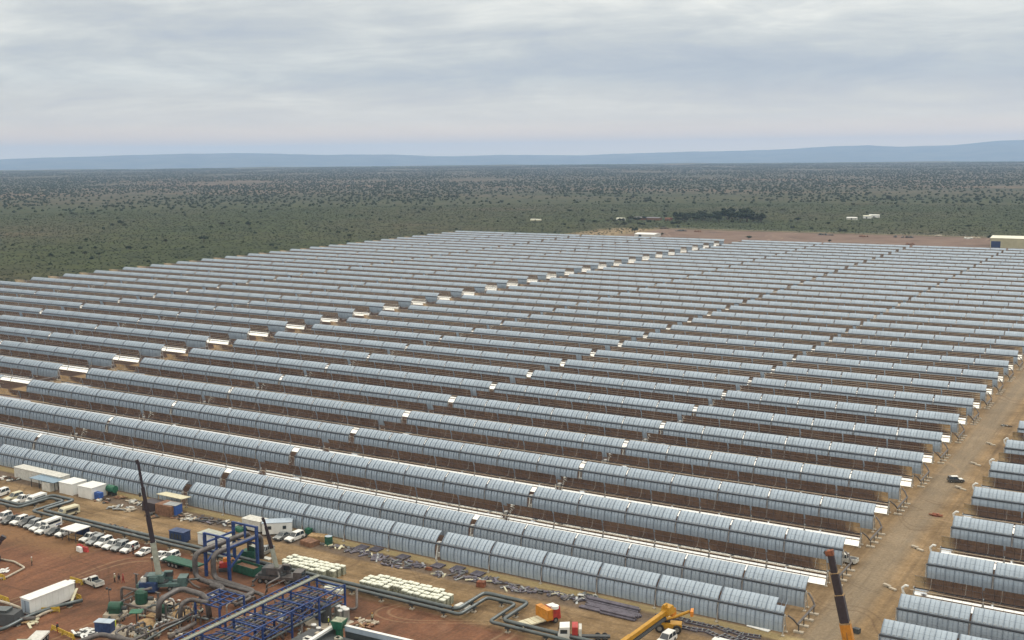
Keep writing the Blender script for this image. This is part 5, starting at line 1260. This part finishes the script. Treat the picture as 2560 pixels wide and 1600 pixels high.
# trench pipes and kerbs on the red yard
pipe_thing('trench_pipe', 'pale trench pipe running past the white container to the left edge', [at(-40, 1578, .7), at(8, 1573, .7), at(78, 1537, .7), at(140, 1516, .7), at(206, 1501, .7)], .36, 'pipe_clad', 'dark_grey', 7)
pipe_thing('trench_pipe', 'short pale pipe below the white container', [at(88, 1544, .4), at(120, 1528, .4), at(148, 1520, .4)], .25, 'concrete', None)
pipe_thing('trench_pipe', 'pale pipe reaching the left corner of the white container', [at(-20, 1498, .5), at(20, 1508, .5), at(62, 1524, .5)], .25, 'concrete', None)
pipe_thing('kerb_beam', 'pale kerb beam round the pit at the left edge', [at(-10, 1446, .25), at(12, 1445, .25), at(62, 1419, .25), at(36, 1404, .25), at(-10, 1396, .25)], .2, 'concrete', None, cat='kerb')
for (a, b_, lab) in [((176, 1453), (206, 1462), 'yellow barrier left of the lone white pickup'), ((184, 1493), (203, 1501), 'yellow barrier at the end of the trench pipe'), ((0, 1499), (22, 1507), 'yellow barrier at the left edge above the pit'), ((130, 1575), (185, 1600), 'yellow-orange barrier near the bottom edge'), ((104, 1532), (150, 1530), 'yellow kerb strip under the trench pipe'), ((0, 1446), (12, 1450), 'short yellow barrier at the far left edge')]:
    A, B = at(*a), at(*b_); d = B - A; t = empty('yellow_barrier', A, math.atan2(d.y, d.x), lab, 'barrier', 'yellow barriers'); L = d.length
    mb = MB(); mb.box((L / 2, 0, .75), (L, .10, .5), 'yellow_barrier'); mb.box((L / 2, 0, .25), (L, .08, .12), 'yellow_barrier'); mb.build('board', t)
    for x in (0.1, L / 2, L - .1): mb = MB(); mb.box((x, 0, .4), (.1, .6, .8), 'yellow_barrier', taper=(1, .2)); mb.build('post', t)
t = empty('plank', at(184, 1506), R(-55), 'tan plank leaning from the white container end', 'plank'); mb = MB(); mb.box((0, 0, 1.0), (5.0, .45, .08), 'cream', ry=.35); mb.build('board', t)
t = empty('pump_skid', at(12, 1556), .4, 'dark machine skid in the bottom left corner', 'machine'); mb = MB(); mb.box((0, 0, 1.1), (6, 3.4, 2.0), 'dark_grey', taper=(.9, .8)); mb.box((-.5, .2, 2.3), (3, 2, .5), 'pipe_clad'); mb.build('housing', t); mb = MB(); mb.tube([(3, 0, .8), (5.5, .8, .8)], .35, 'pipe_grey', 8); mb.build('pipe', t)
t = empty('boom_tip', at(-14, 1410), 0, 'dark crane boom leaning in at the left edge', 'crane'); a = V(0, 0, 1); b_ = V(0, 0, 0); d = FWD + RT * ((5 - 1280) / F_PX) + UP * ((800 - 1345) / F_PX); base = at(-14, 1410); k_ = math.hypot(base.x - CAM.x, base.y - CAM.y) / math.hypot(d.x, d.y); boom(t, V(-1, 0, 1), CAM + d * k_ - base, .8, .6, (0, .5, 1), ('crane_black', 'crane_black')); mb = MB(); mb.box((-2.5, 0, .9), (6, 2.4, 1.2), 'crane_black'); mb.build('carrier', t)
for x in (-4.5, -.8):
    for s in (-1, 1): link('wheel', WH[(.52, .3)], t, (x, s * 1.1, .52))
# heaps of scrap, boards and loose mirror frames along the front row
def scrap(x, y, w, d, n, mats_, lab, fl=.25, sz=(1.2, .7), grp='scrap heaps along the front row'):
    g = random.Random(int(x * 7 + y)); mb = MB()
    for k in range(n):
        mb.box((g.uniform(-w, w), g.uniform(-d, d), .12 + g.random() * fl), (g.uniform(.4, 1) * sz[0] * 1.6, g.uniform(.4, 1) * sz[1], g.uniform(.08, .3)), g.choice(mats_), rz=g.uniform(0, 3.1), rx=g.uniform(-.25, .25), ry=g.uniform(-.25, .25))
    o = mb.build('scrap_heap'); o.location = at(x, y); tag(o, lab, 'scrap heap', grp)
WS = ['white_dirty', 'silver', 'concrete']; DS = ['dark_grey', 'brown_box', 'trunk']; PS = ['purple_steel', 'purple_steel', 'pipe_grey', 'silver']
for a in [(20, 1198, 3, 1.4, 18, DS + ['white_dirty'], 'dark scrap left of the long pale store'), (262, 1252, 2.2, 1.2, 14, DS + ['white_dirty'], 'dark scrap at the foot of the green tank'), (300, 1245, 1.2, 1, 10, ['brown_box', 'wood'], 'brown heap right of the green tank'), (308, 1273, 3.5, 1.6, 26, WS, 'white rubble and sheets below the lane'),
          (345, 1258, 4, 1.2, 22, WS, 'pale sheets just left of the brown shack'), (385, 1290, 2, 1, 12, DS, 'dark scrap in front of the brown shack'), (450, 1290, 3.4, 1.8, 26, DS + ['concrete', 'white_dirty'], 'mixed scrap right of the blue container'), (470, 1300, 1.6, 1, 12, WS, 'white bags and scrap near the gantry lane'),
          (290, 1322, 3.6, 1.1, 30, DS, 'black tangled scrap beyond the pipeline, left part'), (350, 1340, 3.0, 1.1, 24, DS + ['white_dirty'], 'black tangled scrap beyond the pipeline, right part'), (235, 1314, 1.4, .5, 8, DS, 'small dark scrap left of the black tangle'),
          (520, 1302, 5, 1.6, 30, ['dark_grey', 'pipe_grey', 'purple_steel'], 'grey flat frames behind the blue gantry'), (577, 1312, 2.4, 1.4, 18, WS, 'white frames left of the rear gantry columns'), (213, 1587, 2.0, 1.5, 40, ['white_paint', 'dark_grey', 'white_paint'], 'heap of white rubble at the bottom of the yard'), (8, 1427, 1.5, 1, 8, ['white_paint'], 'white bags inside the pit at the left edge'), (70, 1556, 2.6, 1.2, 16, ['cream', 'wood', 'brown_box'], 'tan boards under the trench pipe'),
          (30, 1540, 4, 2, 30, ['silver', 'dark_grey', 'purple_steel'], 'grey machine parts left of the white container'), (910, 1560, 2.5, 1.6, 22, ['brown_box', 'wood', 'concrete'], 'brown rubble by the tank corner'), (2520, 1067, 1.6, .6, 8, ['white_paint', 'dark_grey'], 'white scrap on the shoulder of the far service road'), (2350, 1291, 1.6, .5, 8, ['red', 'rust'], 'red-brown scrap on the road shoulder')]:
    scrap(*a)
gx = random.Random(9)
for k, (x, y, w) in enumerate([(835, 1365, 3.0), (862, 1372, 3.6), (893, 1382, 3.2), (925, 1385, 3.4), (945, 1397, 3.0), (972, 1402, 3.4), (990, 1415, 3.2), (1022, 1408, 3.0), (1040, 1415, 2.4), (1106, 1438, 2.0), (1150, 1432, 2.2), (1166, 1447, 2.6), (1190, 1452, 2.4), (1228, 1450, 2.4), (1258, 1462, 3.0), (1282, 1474, 2.4), (1330, 1478, 2.4), (1362, 1482, 2.6), (1398, 1489, 2.4), (1420, 1494, 2.0), (1440, 1500, 1.6)]):
    scrap(x, y, w * .9, .9, 13, PS + (['cream'] if k % 3 == 0 else []), f'{["scattered", "flat", "stacked", "tangled", "thin"][k % 5]} grey-purple mirror frames, {ordinal(k + 1)} batch from the green tank', .12, (1.5, .5), 'batches of loose frames along the front row')
for k, (x, y) in enumerate([(905, 1370), (1008, 1394), (1095, 1416), (1145, 1423), (1195, 1436), (940, 1375)]):
    t = empty('board_pile', at(x, y), R(-3), f'low dark board pile close under the front row, {ordinal([1, 3, 4, 5, 6, 2][k])} from the left', 'board pile', 'board piles under the front row'); mb = MB()
    for j in range(4): mb.box((0, -.9 + j * .6, .2), (2.4, .5, .22), 'purple_steel')
    mb.build('boards', t)
# long pipes of the purple-grey stack
k = 0
sp = None
for (xc, yc, n, L, lay) in [(261.0, -6.0, 3, 11, 2), (262.0, -7.9, 3, 11, 1), (264.0, -9.7, 3, 7, 2), (258.5, -9.2, 2, 5, 1)]:
    for l in range(lay):
        for j in range(n - l):
            k += 1
            mb = MB(); mb.tube([(-L / 2, 0, 0), (L / 2, 0, 0)], .23, 'purple_steel', 8); o = mb.build('steel_pipe')
            o.location = (xc + gx.uniform(-.3, .3), yc - .7 + (j + l * .5) * .52, .24 + l * .42); o.rotation_euler.z = R(-1.5)
            tag(o, f'long purple-grey steel pipe, {ordinal(k)} counted from the back of the stepped stack', 'pipe', 'stacked steel pipes')
scrap(1468, 1497, 1.6, 1.0, 24, ['purple_steel', 'silver', 'dark_grey', 'white_dirty'], 'pipe ends and elbows at the left of the pipe stack', .5)
for j in range(14):
    mb = MB()
    for q in (-1, 1): mb.box((0, q * .45, .15), (3.4, .16, .22), 'purple_steel')
    for q in range(4): mb.box((-1.4 + q * .93, 0, .28), (.14, 1.1, .14), 'silver')
    o = mb.build('ladder_section'); o.location = (271.5 + (j % 7) * 2.6 + gx.uniform(-.5, .5), -5.9 - (j // 7) * 2.5 + gx.uniform(-.4, .4), 0); o.rotation_euler.z = R(gx.uniform(-25, 15))
    tag(o, f'loose blue-grey ladder section, {ordinal(j % 7 + 1)} of the {"back" if j < 7 else "front"} line right of the loader', 'ladder section', 'ladder sections on the ground')
t = empty('white_board', at(1898, 1570), R(-8), 'bright white panel lying at the corner of the front row', 'panel'); mb = MB(); mb.box((0, 0, .12), (4.2, 1.6, .1), 'white_paint'); mb.build('sheet', t)
t = empty('white_board', at(1808, 1603), R(-4), 'white panel half cut by the bottom edge', 'panel'); mb = MB(); mb.box((0, 0, .12), (3.6, 1.6, .12), 'white_paint'); mb.build('sheet', t)
# pairs of concrete slabs along the right shoulder of the service road
for k, (x, y) in enumerate([(1040, 308), (1145, 170), (938, 475), (640, 889), (450, 1156)]):
    t = empty('drain_slab', at(2060 + x / 2.75, 1050 + y / 2.75), R(-30), f'pair of low concrete drain slabs on the road shoulder, {["fourth", "farthest", "third", "second", "nearest"][k]} one', 'drain slab', 'drain slabs along the service road')
    mb = MB(); mb.box((-.8, .2, .25), (1.6, .6, .4), 'concrete'); mb.box((.9, -.1, .2), (1.6, .5, .3), 'concrete'); mb.build('slab_pair', t); mb = MB(); mb.box((0, .1, .1), (1.0, .5, .2), 'dark_grey'); mb.build('pipe_mouth', t)
# ---------------------------------------------------------------- air: thin haze over the whole plain
def haze():
    v = []
    e, top, bot = 27500, 420, -242
    mb = MB()
    m = bpy.data.materials.new('haze_air'); m.use_nodes = True; t = m.node_tree; t.nodes.clear()
    pv = N(t, 'ShaderNodeVolumePrincipled'); pv.inputs['Color'].default_value = (.48, .68, 1.0, 1)
    pv.inputs['Density'].default_value = 7e-5; pv.inputs['Anisotropy'].default_value = .3
    o = N(t, 'ShaderNodeOutputMaterial'); t.links.new(pv.outputs[0], o.inputs['Volume'])
    MATS['haze'] = m
    mb.box((CAM.x, CAM.y, (top + bot) / 2), (2 * e, 2 * e, top - bot), 'haze')
    tag(mb.build('haze'), 'thin blue haze hanging over the whole plain', kind='stuff')
haze()
